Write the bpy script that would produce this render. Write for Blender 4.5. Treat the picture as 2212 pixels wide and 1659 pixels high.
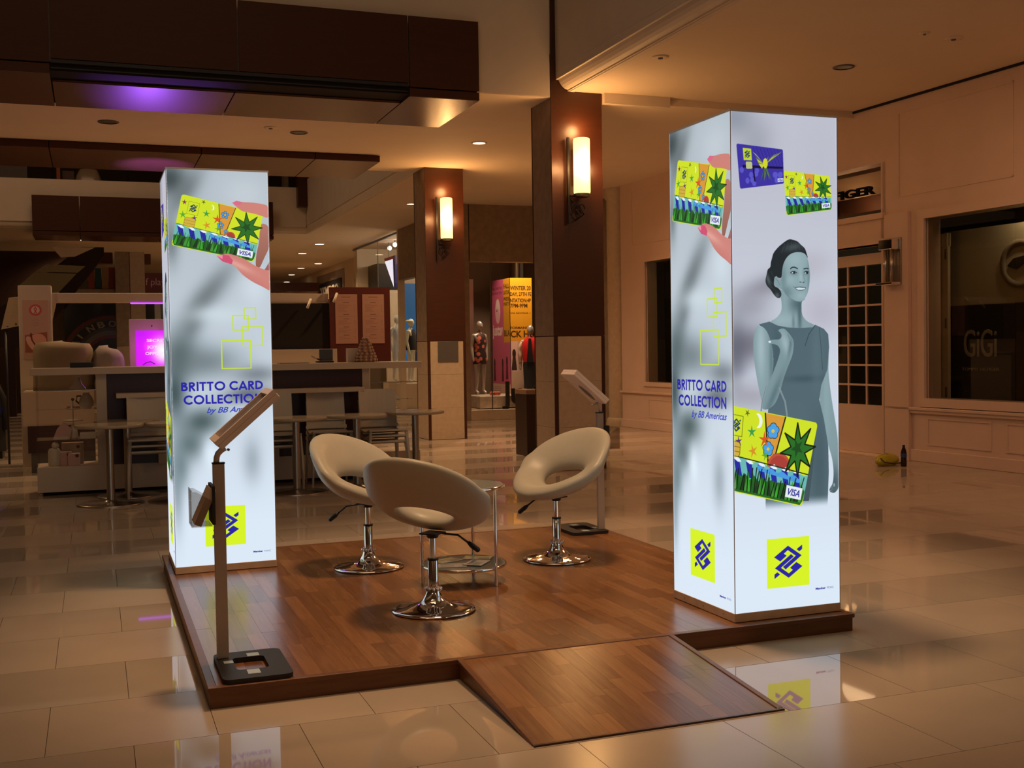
import bpy, bmesh, math, random
import numpy as np
from mathutils import Vector, Matrix

for o in list(bpy.data.objects):
    bpy.data.objects.remove(o, do_unlink=True)
SC = bpy.context.scene
COL = SC.collection
random.seed(7)
PI = math.pi

# ------------------------------------------------------------------ camera, world, exposure, lights
cam = bpy.data.cameras.new('camera')
cam.sensor_fit = 'HORIZONTAL'
cam.sensor_width = 36.0
cam.lens = 2427.6 / 2212 * 36.0
cam.clip_start = 0.05
cam.clip_end = 200
co = bpy.data.objects.new('camera', cam)
COL.objects.link(co)
R_ = Vector((0.93708053, -0.34875432, -0.01582712))
U_ = Vector((0.02581333, 0.02400511, 0.99937852))
F_ = Vector((0.34815765, 0.93690671, -0.03149723))
M = Matrix((R_, U_, -F_)).transposed().to_4x4()
M.translation = Vector((-0.39247, -4.51075, 1.39598))
co.matrix_world = M
SC.camera = co
SC.view_settings.view_transform = 'Standard'
SC.view_settings.look = 'None'
SC.view_settings.exposure = 0.0
SC.view_settings.gamma = 1.0
SC.view_settings.use_curve_mapping = False

w = bpy.data.worlds.new('world')
SC.world = w
w.use_nodes = True
bg = w.node_tree.nodes['Background']
bg.inputs[0].default_value = (1.0, 0.62, 0.36, 1)
bg.inputs[1].default_value = 0.13

WARM = (1.0, 0.63, 0.34)
ORANGE = (1.0, 0.47, 0.22)


def light(kind, name, loc, power, color=WARM, target=None, size=0.1, spot=60, blend=0.6, sy=None):
    L = bpy.data.lights.new(name, kind)
    L.energy = power
    L.color = color
    if kind == 'AREA':
        L.size = size
        if sy:
            L.shape = 'RECTANGLE'
            L.size_y = sy
    else:
        L.shadow_soft_size = size
    if kind == 'SPOT':
        L.spot_size = math.radians(spot)
        L.spot_blend = blend
    o = bpy.data.objects.new(name, L)
    COL.objects.link(o)
    o.location = loc
    if target is not None:
        o.rotation_euler = (Vector(target) - Vector(loc)).to_track_quat('-Z', 'Y').to_euler()
    return o


# unseen soft fill added high in the open wells for ambient light, and spots
light('AREA', 'well_fill', (0.0, -1.0, 9.2), 110, (1, .68, .42), (0, -1, 0), 5)
light('AREA', 'well_fill', (-1.5, 17.0, 8.8), 120, (1, .62, .36), (-1.5, 17, 0), 4)
light('SPOT', 'well_spot', (2.0, 1.55, 9.0), 1700, (1, .60, .32), (2.0, 1.55, 0), .45, 36, .06)
light('SPOT', 'well_spot', (0.1, -.3, 8.5), 230, (1, .58, .32), (-.7, -.7, 0), .3, 30, .7)
# unseen fill lights added behind the viewer to brighten surfaces facing it
light('POINT', 'front_fill', (-3.2, -5.6, 3.7), 42, (1, .70, .46), None, .3)
light('POINT', 'front_fill', (3.6, -6.2, 3.7), 42, (1, .70, .46), None, .3)
# lamps of the walkways beside and beyond the stand
light('AREA', 'walkway_lamp', (7.0, 2.5, 4.2), 45, (1, .52, .28), (7.0, 2.5, 0), 1.6)
light('SPOT', 'downlight_beam', (7.2, 10.5, 4.2), 130, (1, .50, .26), (7.2, 10.5, 0), .07, 150, .8)
light('SPOT', 'walkway_spot', (7.4, 10.6, 4.1), 160, (1, .50, .27), (7.0, 10.4, 0), .08, 62, .6)
light('SPOT', 'walkway_spot', (5.7, 13.2, 4.1), 360, (1, .55, .30), (5.3, 12.0, 0), .08, 70, .6)
for q, pw_ in (((0.8, 10.9, 4.12), 260), ((4.59, 10.03, 4.12), 240), ((5.38, 16.41, 4.12), 160), ((5.2, 24.77, 4.12), 260), ((5.24, 27.6, 4.12), 260), ((5.9, 32.0, 4.12), 300), ((-.68, 24.8, 4.12), 160), ((-3.0, 10.3, 4.12), 120)):
    light('SPOT', 'downlight_beam', q, pw_, (1, .64, .34), (q[0], q[1], 0), .07, 150, .8)

# ------------------------------------------------------------------ materials
MATS = {}


def nodes_of(m):
    m.use_nodes = True
    return m.node_tree.nodes, m.node_tree.links


def mat(name, col, rough=.5, metal=0., spec=.5, emit=None, es=1., noise=0., nscale=8., bump=0., coat=0., trans=0., alpha=1., ior=1.45):
    if name in MATS:
        return MATS[name]
    m = bpy.data.materials.new(name)
    N, L = nodes_of(m)
    b = N['Principled BSDF']
    b.inputs['Base Color'].default_value = (*col, 1)
    b.inputs['Roughness'].default_value = rough
    b.inputs['Metallic'].default_value = metal
    b.inputs['Specular IOR Level'].default_value = spec
    b.inputs['Coat Weight'].default_value = coat
    b.inputs['Transmission Weight'].default_value = trans
    b.inputs['IOR'].default_value = ior
    b.inputs['Alpha'].default_value = alpha
    if emit:
        b.inputs['Emission Color'].default_value = (*emit, 1)
        b.inputs['Emission Strength'].default_value = es
    if noise or bump:
        t = N.new('ShaderNodeTexCoord')
        n = N.new('ShaderNodeTexNoise')
        n.inputs['Scale'].default_value = nscale
        n.inputs['Detail'].default_value = 5
        L.new(t.outputs['Object'], n.inputs['Vector'])
        if noise:
            r = N.new('ShaderNodeValToRGB')
            c1 = [max(0, c * (1 - noise)) for c in col]
            c2 = [min(1, c * (1 + noise)) for c in col]
            r.color_ramp.elements[0].position = .3
            r.color_ramp.elements[1].position = .7
            r.color_ramp.elements[0].color = (*c1, 1)
            r.color_ramp.elements[1].color = (*c2, 1)
            L.new(n.outputs['Fac'], r.inputs['Fac'])
            L.new(r.outputs['Color'], b.inputs['Base Color'])
        if bump:
            bp = N.new('ShaderNodeBump')
            bp.inputs['Strength'].default_value = bump
            bp.inputs['Distance'].default_value = .01
            L.new(n.outputs['Fac'], bp.inputs['Height'])
            L.new(bp.outputs['Normal'], b.inputs['Normal'])
    MATS[name] = m
    return m


def wood(name, dark, lite, rough=.3, scale=(14, 1.2, 14), rand=.5, coat=0., spec=.5):
    """grain stretched along local Y, tone varied per object"""
    m = bpy.data.materials.new(name)
    N, L = nodes_of(m)
    b = N['Principled BSDF']
    t = N.new('ShaderNodeTexCoord')
    oi = N.new('ShaderNodeObjectInfo')
    mp = N.new('ShaderNodeMapping')
    mp.inputs['Scale'].default_value = scale
    L.new(t.outputs['Object'], mp.inputs['Vector'])
    ad = N.new('ShaderNodeVectorMath')
    ad.operation = 'ADD'
    cm = N.new('ShaderNodeCombineXYZ')
    ml = N.new('ShaderNodeMath')
    ml.operation = 'MULTIPLY'
    ml.inputs[1].default_value = 37.
    L.new(oi.outputs['Random'], ml.inputs[0])
    L.new(ml.outputs[0], cm.inputs['X'])
    L.new(ml.outputs[0], cm.inputs['Z'])
    L.new(mp.outputs[0], ad.inputs[0])
    L.new(cm.outputs[0], ad.inputs[1])
    n = N.new('ShaderNodeTexNoise')
    n.inputs['Scale'].default_value = 3.
    n.inputs['Detail'].default_value = 8
    n.inputs['Distortion'].default_value = .2
    L.new(ad.outputs[0], n.inputs['Vector'])
    mx = N.new('ShaderNodeMath')
    mx.operation = 'MULTIPLY_ADD'
    L.new(oi.outputs['Random'], mx.inputs[0])
    mx.inputs[1].default_value = rand
    ms = N.new('ShaderNodeMath')
    ms.operation = 'MULTIPLY_ADD'
    L.new(n.outputs['Fac'], ms.inputs[0])
    ms.inputs[1].default_value = .8
    ms.inputs[2].default_value = .10 - rand / 2
    L.new(ms.outputs[0], mx.inputs[2])
    r = N.new('ShaderNodeValToRGB')
    r.color_ramp.elements[0].position = .15
    r.color_ramp.elements[1].position = .85
    r.color_ramp.elements[0].color = (*dark, 1)
    r.color_ramp.elements[1].color = (*lite, 1)
    L.new(mx.outputs[0], r.inputs['Fac'])
    L.new(r.outputs['Color'], b.inputs['Base Color'])
    b.inputs['Roughness'].default_value = rough
    b.inputs['Coat Weight'].default_value = coat
    b.inputs['Specular IOR Level'].default_value = spec
    MATS[name] = m
    return m


M_PAINT = mat('wall_paint', (.70, .60, .48), .6, noise=.03, nscale=3)
M_CEIL = mat('ceiling_paint', (.78, .64, .47), .75, noise=.02, nscale=2)
M_PINK = mat('storefront_paint', (.68, .50, .40), .4, noise=.03, nscale=3)
M_STONE = mat('beige_stone', (.55, .43, .30), .35, noise=.08, nscale=14)
M_TAUPE = mat('taupe_stone', (.32, .24, .17), .6, noise=.15, nscale=9, bump=.1)
M_FLOORB = mat('grout', (.10, .07, .05), .8)
M_POL = mat('polished_tile', (.42, .34, .26), .03, noise=.05, nscale=2.2, ior=1.52)
M_HON = mat('honed_tile', (.44, .355, .27), .20, noise=.05, nscale=2.2, spec=.35)
M_DKWOOD = wood('dark_wood', (.040, .010, .003), (.065, .017, .005), .38, (1.2, 1.2, 10), .15)
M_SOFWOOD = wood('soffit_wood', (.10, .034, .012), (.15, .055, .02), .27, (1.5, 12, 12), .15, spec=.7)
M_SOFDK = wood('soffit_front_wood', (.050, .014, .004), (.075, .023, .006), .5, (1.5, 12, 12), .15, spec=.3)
M_PLANK = wood('platform_plank', (.13, .048, .016), (.28, .125, .045), .27, (16, 1.2, 16), .55)
M_PEDGE = wood('platform_edge', (.10, .034, .012), (.20, .080, .028), .4, (1.5, 14, 14), .1)
M_PINE = mat('raw_pine', (.80, .60, .42), .55, noise=.12, nscale=12)
M_CHROME = mat('chrome', (.82, .80, .78), .05, 1.)
M_STEEL = mat('brushed_steel', (.45, .42, .38), .28, 1.)
M_BLACK = mat('black_plastic', (.012, .012, .013), .4)
M_RUB = mat('matte_black', (.02, .018, .018), .6)
M_LEATH = mat('cream_leatherette', (.50, .46, .36), .42, noise=.02, nscale=30, bump=.02)
M_WHITE = mat('white_lacquer', (.68, .60, .50), .3)
M_PLAST = mat('white_plastic', (.60, .55, .45), .35)
M_PLUM = mat('plum_panel', (.045, .018, .020), .35)
M_GLASS = mat('clear_glass', (1, 1, 1), .0, trans=1., ior=1.1)
M_GREY = mat('grey_metal', (.13, .12, .11), .4, .3)
M_GAP = mat('shadow_gap', (.01, .007, .005), .9)
M_LAMP = mat('lamp_lens', (1, 1, 1), .5, emit=(1, .80, .58), es=5)
M_SHADE = mat('lamp_shade_glow', (1, 1, 1), .5, emit=(1, .58, .17), es=2.2)


def glass_mat(name='pane_glass', tint=(1, 1, 1), rough=0.):
    """thin pane: mostly clear, mirror reflection by angle"""
    if name in MATS:
        return MATS[name]
    m = bpy.data.materials.new(name)
    N, L = nodes_of(m)
    N.remove(N['Principled BSDF'])
    tr = N.new('ShaderNodeBsdfTransparent')
    tr.inputs[0].default_value = (*tint, 1)
    gl = N.new('ShaderNodeBsdfGlossy')
    gl.inputs['Roughness'].default_value = rough
    fr = N.new('ShaderNodeFresnel')
    fr.inputs[0].default_value = 1.45
    mx = N.new('ShaderNodeMixShader')
    ge = N.new('ShaderNodeNewGeometry')
    iv = N.new('ShaderNodeMath')
    iv.operation = 'SUBTRACT'
    iv.inputs[0].default_value = 1.
    L.new(ge.outputs['Backfacing'], iv.inputs[1])
    mu = N.new('ShaderNodeMath')
    mu.operation = 'MULTIPLY'
    L.new(fr.outputs[0], mu.inputs[0])
    L.new(iv.outputs[0], mu.inputs[1])
    L.new(mu.outputs[0], mx.inputs[0])
    L.new(tr.outputs[0], mx.inputs[1])
    L.new(gl.outputs[0], mx.inputs[2])
    L.new(mx.outputs[0], N['Material Output'].inputs[0])
    MATS[name] = m
    return m


M_PANE = glass_mat()
M_PANEDK = glass_mat('tinted_pane', (.70, .68, .60))


def flat(name, col, rough=.5):
    return mat(name, col, rough)


# ------------------------------------------------------------------ mesh helpers
class MB:
    def __init__(s):
        s.v = []
        s.f = []
        s.sm = []

    def add(s, vs, fs, smooth=False, mtx=None):
        o = len(s.v)
        for p in vs:
            p = Vector(p)
            s.v.append(tuple(mtx @ p) if mtx is not None else tuple(p))
        for f in fs:
            s.f.append(tuple(i + o for i in f))
            s.sm.append(smooth)
        return s

    def box(s, a, b, mtx=None):
        x0, y0, z0 = a
        x1, y1, z1 = b
        if x0 > x1: x0, x1 = x1, x0
        if y0 > y1: y0, y1 = y1, y0
        if z0 > z1: z0, z1 = z1, z0
        return s.add([(x0, y0, z0), (x1, y0, z0), (x1, y1, z0), (x0, y1, z0), (x0, y0, z1), (x1, y0, z1), (x1, y1, z1), (x0, y1, z1)],
                     [(0, 3, 2, 1), (4, 5, 6, 7), (0, 1, 5, 4), (1, 2, 6, 5), (2, 3, 7, 6), (3, 0, 4, 7)], mtx=mtx)

    def prism(s, poly, z0, z1, mtx=None, smooth=False):
        n = len(poly)
        ar = sum(poly[i][0] * poly[(i + 1) % n][1] - poly[(i + 1) % n][0] * poly[i][1] for i in range(n))
        if ar < 0:
            poly = list(reversed(poly))
        vs = [(x, y, z0) for x, y in poly] + [(x, y, z1) for x, y in poly]
        s.add(vs, [tuple(reversed(range(n))), tuple(range(n, 2 * n))] + [(i, (i + 1) % n, n + (i + 1) % n, n + i) for i in range(n)], smooth, mtx)
        return s

    def lathe(s, prof, n=24, c=(0, 0), smooth=True, mtx=None, cap=True):
        """prof: list of (r,z) bottom to top"""
        vs = []
        for r, z in prof:
            for k in range(n):
                a = 2 * PI * k / n
                vs.append((c[0] + r * math.cos(a), c[1] + r * math.sin(a), z))
        fs = []
        for i in range(len(prof) - 1):
            for k in range(n):
                k2 = (k + 1) % n
                fs.append((i * n + k, i * n + k2, (i + 1) * n + k2, (i + 1) * n + k))
        s.add(vs, fs, smooth, mtx)
        if cap:
            m = len(prof) - 1
            s.add([vs[k] for k in range(n)], [tuple(reversed(range(n)))], False, mtx)
            s.add([vs[m * n + k] for k in range(n)], [tuple(range(n))], False, mtx)
        return s

    def cyl(s, c, r, z0, z1, n=20, mtx=None, r2=None):
        return s.lathe([(r, z0), (r if r2 is None else r2, z1)], n, (c[0], c[1]), True, mtx)

    def tube(s, pts, r, n=8, rs=None):
        pts = [Vector(p) for p in pts]
        rings = []
        up = Vector((0, 0, 1))
        for i, p in enumerate(pts):
            t = (pts[min(i + 1, len(pts) - 1)] - pts[max(i - 1, 0)]).normalized()
            a = t.cross(up)
            if a.length < .05:
                a = t.cross(Vector((0, 1, 0)))
            a.normalize()
            b = a.cross(t)
            rr = rs[i] if rs else r
            rings.append([p + (a * math.cos(2 * PI * k / n) + b * math.sin(2 * PI * k / n)) * rr for k in range(n)])
        vs = [q for ring in rings for q in ring]
        fs = []
        for i in range(len(pts) - 1):
            for k in range(n):
                k2 = (k + 1) % n
                fs.append((i * n + k, (i + 1) * n + k, (i + 1) * n + k2, i * n + k2))
        fs.append(tuple(range(n)))
        fs.append(tuple(reversed(range((len(pts) - 1) * n, len(pts) * n))))
        return s.add(vs, fs, True)

    def ball(s, c, r, sx=1, sy=1, sz=1, n=10, mtx=None):
        prof = [(max(1e-4, r * math.sin(PI * i / n)), -r * math.cos(PI * i / n)) for i in range(n + 1)]
        mm = Matrix.Translation(c) @ Matrix.Diagonal((sx, sy, sz, 1))
        if mtx is not None:
            mm = mtx @ mm
        return s.lathe(prof, n * 2, (0, 0), True, mm)

    def build(s, name, material, parent=None, bevel=0, loc=None, smooth_all=False, mods=None):
        me = bpy.data.meshes.new(name)
        me.from_pydata(s.v, [], s.f)
        me.polygons.foreach_set('use_smooth', [True if smooth_all else bool(x) for x in s.sm])
        me.materials.append(material)
        me.update()
        o = bpy.data.objects.new(name, me)
        COL.objects.link(o)
        if parent is not None:
            o.parent = parent
        if loc:
            o.location = loc
        if bevel:
            bm = bmesh.new()
            bm.from_mesh(me)
            bmesh.ops.remove_doubles(bm, verts=bm.verts, dist=1e-5)
            bmesh.ops.bevel(bm, geom=[e for e in bm.edges if len(e.link_faces) == 2 and e.calc_face_angle(0) > .5], offset=bevel, segments=2, affect='EDGES', profile=.5)
            bm.to_mesh(me)
            bm.free()
        return o


def box(name, a, b, m, parent=None, bevel=0):
    return MB().box(a, b).build(name, m, parent, bevel)


def struct(o):
    o['kind'] = 'structure'
    return o


def tag(o, label, cat, group=None):
    o['label'] = label
    o['category'] = cat
    if group:
        o['group'] = group
    return o


def thing(name, label, cat, loc=(0, 0, 0), rz=0., group=None):
    o = bpy.data.objects.new(name, None)
    o.empty_display_size = .1
    COL.objects.link(o)
    o.location = loc
    o.rotation_euler = (0, 0, rz)
    return tag(o, label, cat, group)


def rename_labels(o, label):
    o['label'] = label
    return o


def copy_tree(o, loc=None, rz=None, label=None):
    c = o.copy()
    COL.objects.link(c)
    for ch in list(o.children):
        d = ch.copy()
        COL.objects.link(d)
        d.parent = c
        for g in list(ch.children):
            e = g.copy()
            COL.objects.link(e)
            e.parent = d
    if loc is not None:
        c.location = loc
    if rz is not None:
        c.rotation_euler = (0, 0, rz)
    if label:
        c['label'] = label
    return c


def text_mesh(s, size=1., bold=0., shear=0., space=1.):
    cu = bpy.data.curves.new('t', 'FONT')
    cu.body = s
    cu.size = size
    cu.offset = bold
    cu.shear = shear
    cu.space_character = space
    cu.resolution_u = 4
    ob = bpy.data.objects.new('t', cu)
    COL.objects.link(ob)
    dg = bpy.context.evaluated_depsgraph_get()
    me = bpy.data.meshes.new_from_object(ob.evaluated_get(dg))
    me.calc_loop_triangles()
    vs = [(v.co.x, v.co.y) for v in me.vertices]
    ts = [tuple(t.vertices) for t in me.loop_triangles]
    bpy.data.objects.remove(ob)
    bpy.data.curves.remove(cu)
    bpy.data.meshes.remove(me)
    return vs, ts


def solid_text(name, s, h, depth, m, parent, mtx, bold=0., shear=0., width=None, space=1.):
    """raised letters; h = cap height. mtx maps (x right, y up, z out)"""
    vs, ts = text_mesh(s, 1., bold, shear, space)
    xs = [v[0] for v in vs]
    k = h / .70
    kx = (width / (max(xs) - min(xs))) if width else k
    x0 = min(xs)
    P = [((x - x0) * kx, y * k, depth) for x, y in vs]
    B = [(x, y, 0) for x, y, _ in P]
    mb = MB()
    n = len(P)
    fs = list(ts) + [tuple(n + i for i in reversed(t)) for t in ts]
    from collections import Counter
    ed = {}
    for t in ts:
        for a, b in ((t[0], t[1]), (t[1], t[2]), (t[2], t[0])):
            ed[(a, b)] = 1
    for (a, b) in ed:
        if (b, a) not in ed:
            fs.append((b, a, n + a, n + b))
    mb.add(P + B, fs, mtx=mtx)
    return mb.build(name, m, parent)


# ------------------------------------------------------------------ print raster (posters and light-box prints are flat images)
def s2l(c):
    return tuple(((x / 255.) / 12.92 if x / 255. <= .04045 else ((x / 255. + .055) / 1.055) ** 2.4) for x in c)


class Print:
    """a flat print drawn in metres from its lower left corner, colours as sRGB 0..255"""

    def __init__(s, w, h, ppm, base=(255, 255, 255)):
        s.w, s.h, s.k = w, h, ppm
        s.W, s.H = int(round(w * ppm)), int(round(h * ppm))
        s.a = np.empty((s.H, s.W, 3), np.float32)
        s.a[:] = base

    def mask(s, poly):
        P = np.array(poly, float) * s.k
        x0, y0 = np.floor(P.min(0)).astype(int) - 1
        x1, y1 = np.ceil(P.max(0)).astype(int) + 1
        x0, y0 = max(x0, 0), max(y0, 0)
        x1, y1 = min(x1, s.W), min(y1, s.H)
        if x1 <= x0 or y1 <= y0:
            return None
        S = 3
        gx = (np.arange(x0 * S, x1 * S) + .5) / S
        gy = (np.arange(y0 * S, y1 * S) + .5) / S
        ins = np.zeros((len(gy), len(gx)), bool)
        n = len(P)
        for i in range(n):
            ax, ay = P[i]
            bx, by = P[(i + 1) % n]
            if ay == by:
                continue
            rows = ((gy > ay) != (gy > by))
            if not rows.any():
                continue
            xi = ax + (gy[rows] - ay) * (bx - ax) / (by - ay)
            ins[rows] ^= (gx[None, :] < xi[:, None])
        m = ins.reshape(y1 - y0, S, x1 - x0, S).mean((1, 3)).astype(np.float32)
        return x0, y0, x1, y1, m

    def poly(s, pts, c, a=1., c2=None, axis=1):
        r = s.mask(pts)
        if r is None:
            return s
        x0, y0, x1, y1, m = r
        m = m[..., None] * a
        col = np.array(c, np.float32)
        if c2 is not None:
            n = (y1 - y0) if axis == 1 else (x1 - x0)
            t = np.linspace(0, 1, n)[:, None]
            g = col * (1 - t) + np.array(c2, np.float32) * t
            col = g[:, None, :] if axis == 1 else g[None, :, :]
        s.a[y0:y1, x0:x1] = s.a[y0:y1, x0:x1] * (1 - m) + col * m
        return s

    def blob(s, cx, cy, rx, ry, c, a=1., clip=None, ang=0.):
        R = max(rx, ry) * 2.6
        x0, x1 = max(0, int((cx - R) * s.k)), min(s.W, int((cx + R) * s.k))
        y0, y1 = max(0, int((cy - R) * s.k)), min(s.H, int((cy + R) * s.k))
        if x1 <= x0 or y1 <= y0:
            return s
        X = (np.arange(x0, x1) + .5) / s.k - cx
        Y = (np.arange(y0, y1) + .5) / s.k - cy
        ca, sa = math.cos(ang), math.sin(ang)
        A = (X[None] * ca + Y[:, None] * sa) / rx
        B = (-X[None] * sa + Y[:, None] * ca) / ry
        m = (np.exp(-(A * A + B * B)) * a).astype(np.float32)
        if clip is not None:
            r = s.mask(clip)
            if r is None:
                return s
            M2 = np.zeros((s.H, s.W), np.float32)
            M2[r[1]:r[3], r[0]:r[2]] = r[4]
            m = m * M2[y0:y1, x0:x1]
        m = m[..., None]
        s.a[y0:y1, x0:x1] = s.a[y0:y1, x0:x1] * (1 - m) + np.array(c, np.float32) * m
        return s

    def line(s, pts, wd, c, a=1., closed=False):
        P = [Vector(p) for p in pts]
        if closed:
            P.append(P[0])
        for i in range(len(P) - 1):
            d = (P[i + 1] - P[i])
            if d.length < 1e-6:
                continue
            d.normalize()
            n = Vector((-d.y, d.x)) * wd / 2
            e = d * wd * .3
            s.poly([P[i] + n - e, P[i + 1] + n + e, P[i + 1] - n + e, P[i] - n - e], c, a)
        return s

    def ell(s, cx, cy, rx, ry, c, a=1., ang=0.):
        ca, sa = math.cos(ang), math.sin(ang)
        pts = [(cx + rx * math.cos(t) * ca - ry * math.sin(t) * sa, cy + rx * math.cos(t) * sa + ry * math.sin(t) * ca) for t in [2 * PI * i / 28 for i in range(28)]]
        return s.poly(pts, c, a)

    def text(s, t, x, y, h, c, width=None, bold=0., shear=0., M=None, right=False, a=1.):
        vs, ts = text_mesh(t, 1., bold, shear)
        if not vs:
            return s
        xs = [v[0] for v in vs]
        k = h / .70
        kx = width / (max(xs) - min(xs)) if width else k
        x0 = max(xs) if right else min(xs)
        Q = [(x + (vx - x0) * kx, y + vy * k) for vx, vy in vs]
        if M:
            Q = [M(*q) for q in Q]
        # union of triangles
        Qn = np.array(Q)
        lo, hi = Qn.min(0) - 2 / s.k, Qn.max(0) + 2 / s.k
        bx0, by0 = max(0, int(lo[0] * s.k)), max(0, int(lo[1] * s.k))
        bx1, by1 = min(s.W, int(hi[0] * s.k) + 1), min(s.H, int(hi[1] * s.k) + 1)
        if bx1 <= bx0 or by1 <= by0:
            return s
        acc = np.zeros((s.H, s.W), np.float32) if False else np.zeros((by1 - by0, bx1 - bx0), np.float32)
        for tr in ts:
            r = s.mask([Q[i] for i in tr])
            if r is None:
                continue
            x0_, y0_, x1_, y1_, m = r
            ax0, ay0, ax1, ay1 = max(x0_, bx0), max(y0_, by0), min(x1_, bx1), min(y1_, by1)
            if ax1 <= ax0 or ay1 <= ay0:
                continue
            acc[ay0 - by0:ay1 - by0, ax0 - bx0:ax1 - bx0] += m[ay0 - y0_:ay1 - y0_, ax0 - x0_:ax1 - x0_]
        m = np.clip(acc, 0, 1)[..., None] * a
        s.a[by0:by1, bx0:bx1] = s.a[by0:by1, bx0:bx1] * (1 - m) + np.array(c, np.float32) * m
        return s

    def material(s, name, emit=0., rough=.4, spec=.5):
        im = bpy.data.images.new(name, s.W, s.H)
        px = np.ones((s.H, s.W, 4), np.float32)
        px[..., :3] = np.clip(s.a, 0, 255) / 255.
        im.pixels.foreach_set(px.ravel())
        im.update()
        im.pack()
        m = bpy.data.materials.new(name)
        N, L = nodes_of(m)
        b = N['Principled BSDF']
        t = N.new('ShaderNodeTexImage')
        t.image = im
        t.extension = 'EXTEND'
        uv = N.new('ShaderNodeTexCoord')
        L.new(uv.outputs['UV'], t.inputs['Vector'])
        if emit:
            b.inputs['Base Color'].default_value = (.02, .02, .02, 1)
            L.new(t.outputs['Color'], b.inputs['Emission Color'])
            b.inputs['Emission Strength'].default_value = emit
        else:
            L.new(t.outputs['Color'], b.inputs['Base Color'])
        b.inputs['Roughness'].default_value = rough
        b.inputs['Specular IOR Level'].default_value = spec
        return m


def panel(name, o, ux, uy, w_, h_, m, parent=None, th=.006):
    """thin slab carrying a print on its front; o = lower-left corner, ux/uy unit vectors"""
    o, ux, uy = Vector(o), Vector(ux), Vector(uy)
    n = ux.cross(uy)
    c = [o, o + ux * w_, o + ux * w_ + uy * h_, o + uy * h_]
    vs = [p + n * 0 for p in c] + [p - n * th for p in c]
    me = bpy.data.meshes.new(name)
    me.from_pydata([tuple(v) for v in vs], [], [(0, 1, 2, 3), (7, 6, 5, 4), (0, 4, 5, 1), (1, 5, 6, 2), (2, 6, 7, 3), (3, 7, 4, 0)])
    uvl = me.uv_layers.new(name='UVMap')
    uvs = [(0, 0), (1, 0), (1, 1), (0, 1)]
    for i in range(4):
        uvl.data[i].uv = uvs[i]
    for i in range(4, 24):
        uvl.data[i].uv = (.01, .01)
    me.materials.append(m)
    ob = bpy.data.objects.new(name, me)
    COL.objects.link(ob)
    if parent is not None:
        ob.parent = parent
    return ob


# ------------------------------------------------------------------ light-box prints
BLUE = (38, 36, 170)
LIME = (222, 250, 40)
LIMELINE = (205, 232, 60)


def arc(cx, cy, rx, ry, a0, a1, n=18):
    return [(cx + rx * math.cos(math.radians(a0 + (a1 - a0) * i / n)), cy + ry * math.sin(math.radians(a0 + (a1 - a0) * i / n))) for i in range(n + 1)]


def sm(pts, n=2):
    for _ in range(n):
        q = []
        for i in range(len(pts)):
            a, b = pts[i], pts[(i + 1) % len(pts)]
            q += [(a[0] * .78 + b[0] * .22, a[1] * .78 + b[1] * .22), (a[0] * .22 + b[0] * .78, a[1] * .22 + b[1] * .78)]
        pts = q
    return pts


def geo_text(P, s, x, y, h, width, c, wt=.17):
    t = wt / 2
    G = {
        'B': (.60, [[(t, t), (t, 1 - t)], [(t, 1 - t), (.28, 1 - t)] + arc(.28, .76, .18, .24 - t, 90, -90)[1:] + [(t, .52)], [(.28, .52), (.32, .52)] + arc(.32, .26 + t / 2, .22, .26 - t / 2, 90, -90)[1:] + [(t, t)]]),
        'R': (.62, [[(t, 0), (t, 1 - t)], [(t, 1 - t), (.30, 1 - t)] + arc(.30, .72, .20, .28 - t, 90, -90)[1:] + [(t, .44 + t)], [(.26, .46), (.54, .04)]]),
        'I': (.18, [[(t, 0.03), (t, .97)]]),
        'T': (.58, [[(0.02, 1 - t), (.56, 1 - t)], [(.29, 0.03), (.29, 1 - t)]]),
        'O': (1.04, [arc(.52, .5, .52 - t, .52 - t, 0, 360, 36)]),
        'C': (.86, [arc(.52, .5, .52 - t, .52 - t, 48, 312, 30)]),
        'D': (.80, [[(t, t), (t, 1 - t), (.28, 1 - t)] + arc(.28, .5, .52 - t, .5 - t, 90, -90)[1:] + [(t, t)]]),
        'A': (.84, [[(.06, .03), (.42, .93)], [(.42, .93), (.78, .03)], [(.2, .26), (.64, .26)]]),
        'L': (.46, [[(t, .97), (t, t), (.46, t)]]),
        'E': (.50, [[(.50, 1 - t), (t, 1 - t), (t, t), (.50, t)], [(t, .5), (.46, .5)]]),
        'N': (.80, [[(t, .03), (t, .94), (.80 - t, .06), (.80 - t, .97)]]),
        ' ': (.24, []),
    }
    tot = sum(G[ch][0] + .12 for ch in s) - .12
    kx = width / tot
    cx = x
    for ch in s:
        wd, st = G[ch]
        for pl in st:
            P.line([(cx + a * kx, y + b * h) for a, b in pl], wt * h, c)
        cx += (wd + .12) * kx


_sq = [(0.1778,0.3405),(0.4158,0.3405),(0.4178,0.1015),(0.1788,0.1045)]
_lu = [(0.2188,0.2535),(0.2968,0.3045),(0.3738,0.2525),(0.2828,0.1905),(0.2678,0.2035),(0.3408,0.2525),(0.2958,0.2835),(0.2728,0.2675),(0.2888,0.2565),(0.2528,0.2315)]
_tu = [(0.3458,0.2845),(0.3768,0.3035),(0.3768,0.2825),(0.3608,0.2725)]
_bl, _br, _tr = _sq[3], _sq[2], _sq[1]
LW = ((_br[0] - _bl[0]), (_tr[1] - _br[1]))
_half = [[((x - _bl[0]) / LW[0], (y - _bl[1]) / LW[1]) for x, y in q] for q in (_lu, _tu)]
_c = (.5, .51)
LOGO = _half + [[(2 * _c[0] - x, 2 * _c[1] - y) for x, y in q] for q in _half]


def logo(P, M, c=BLUE):
    for q in LOGO:
        P.poly([M(*p) for p in q], c)


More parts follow.
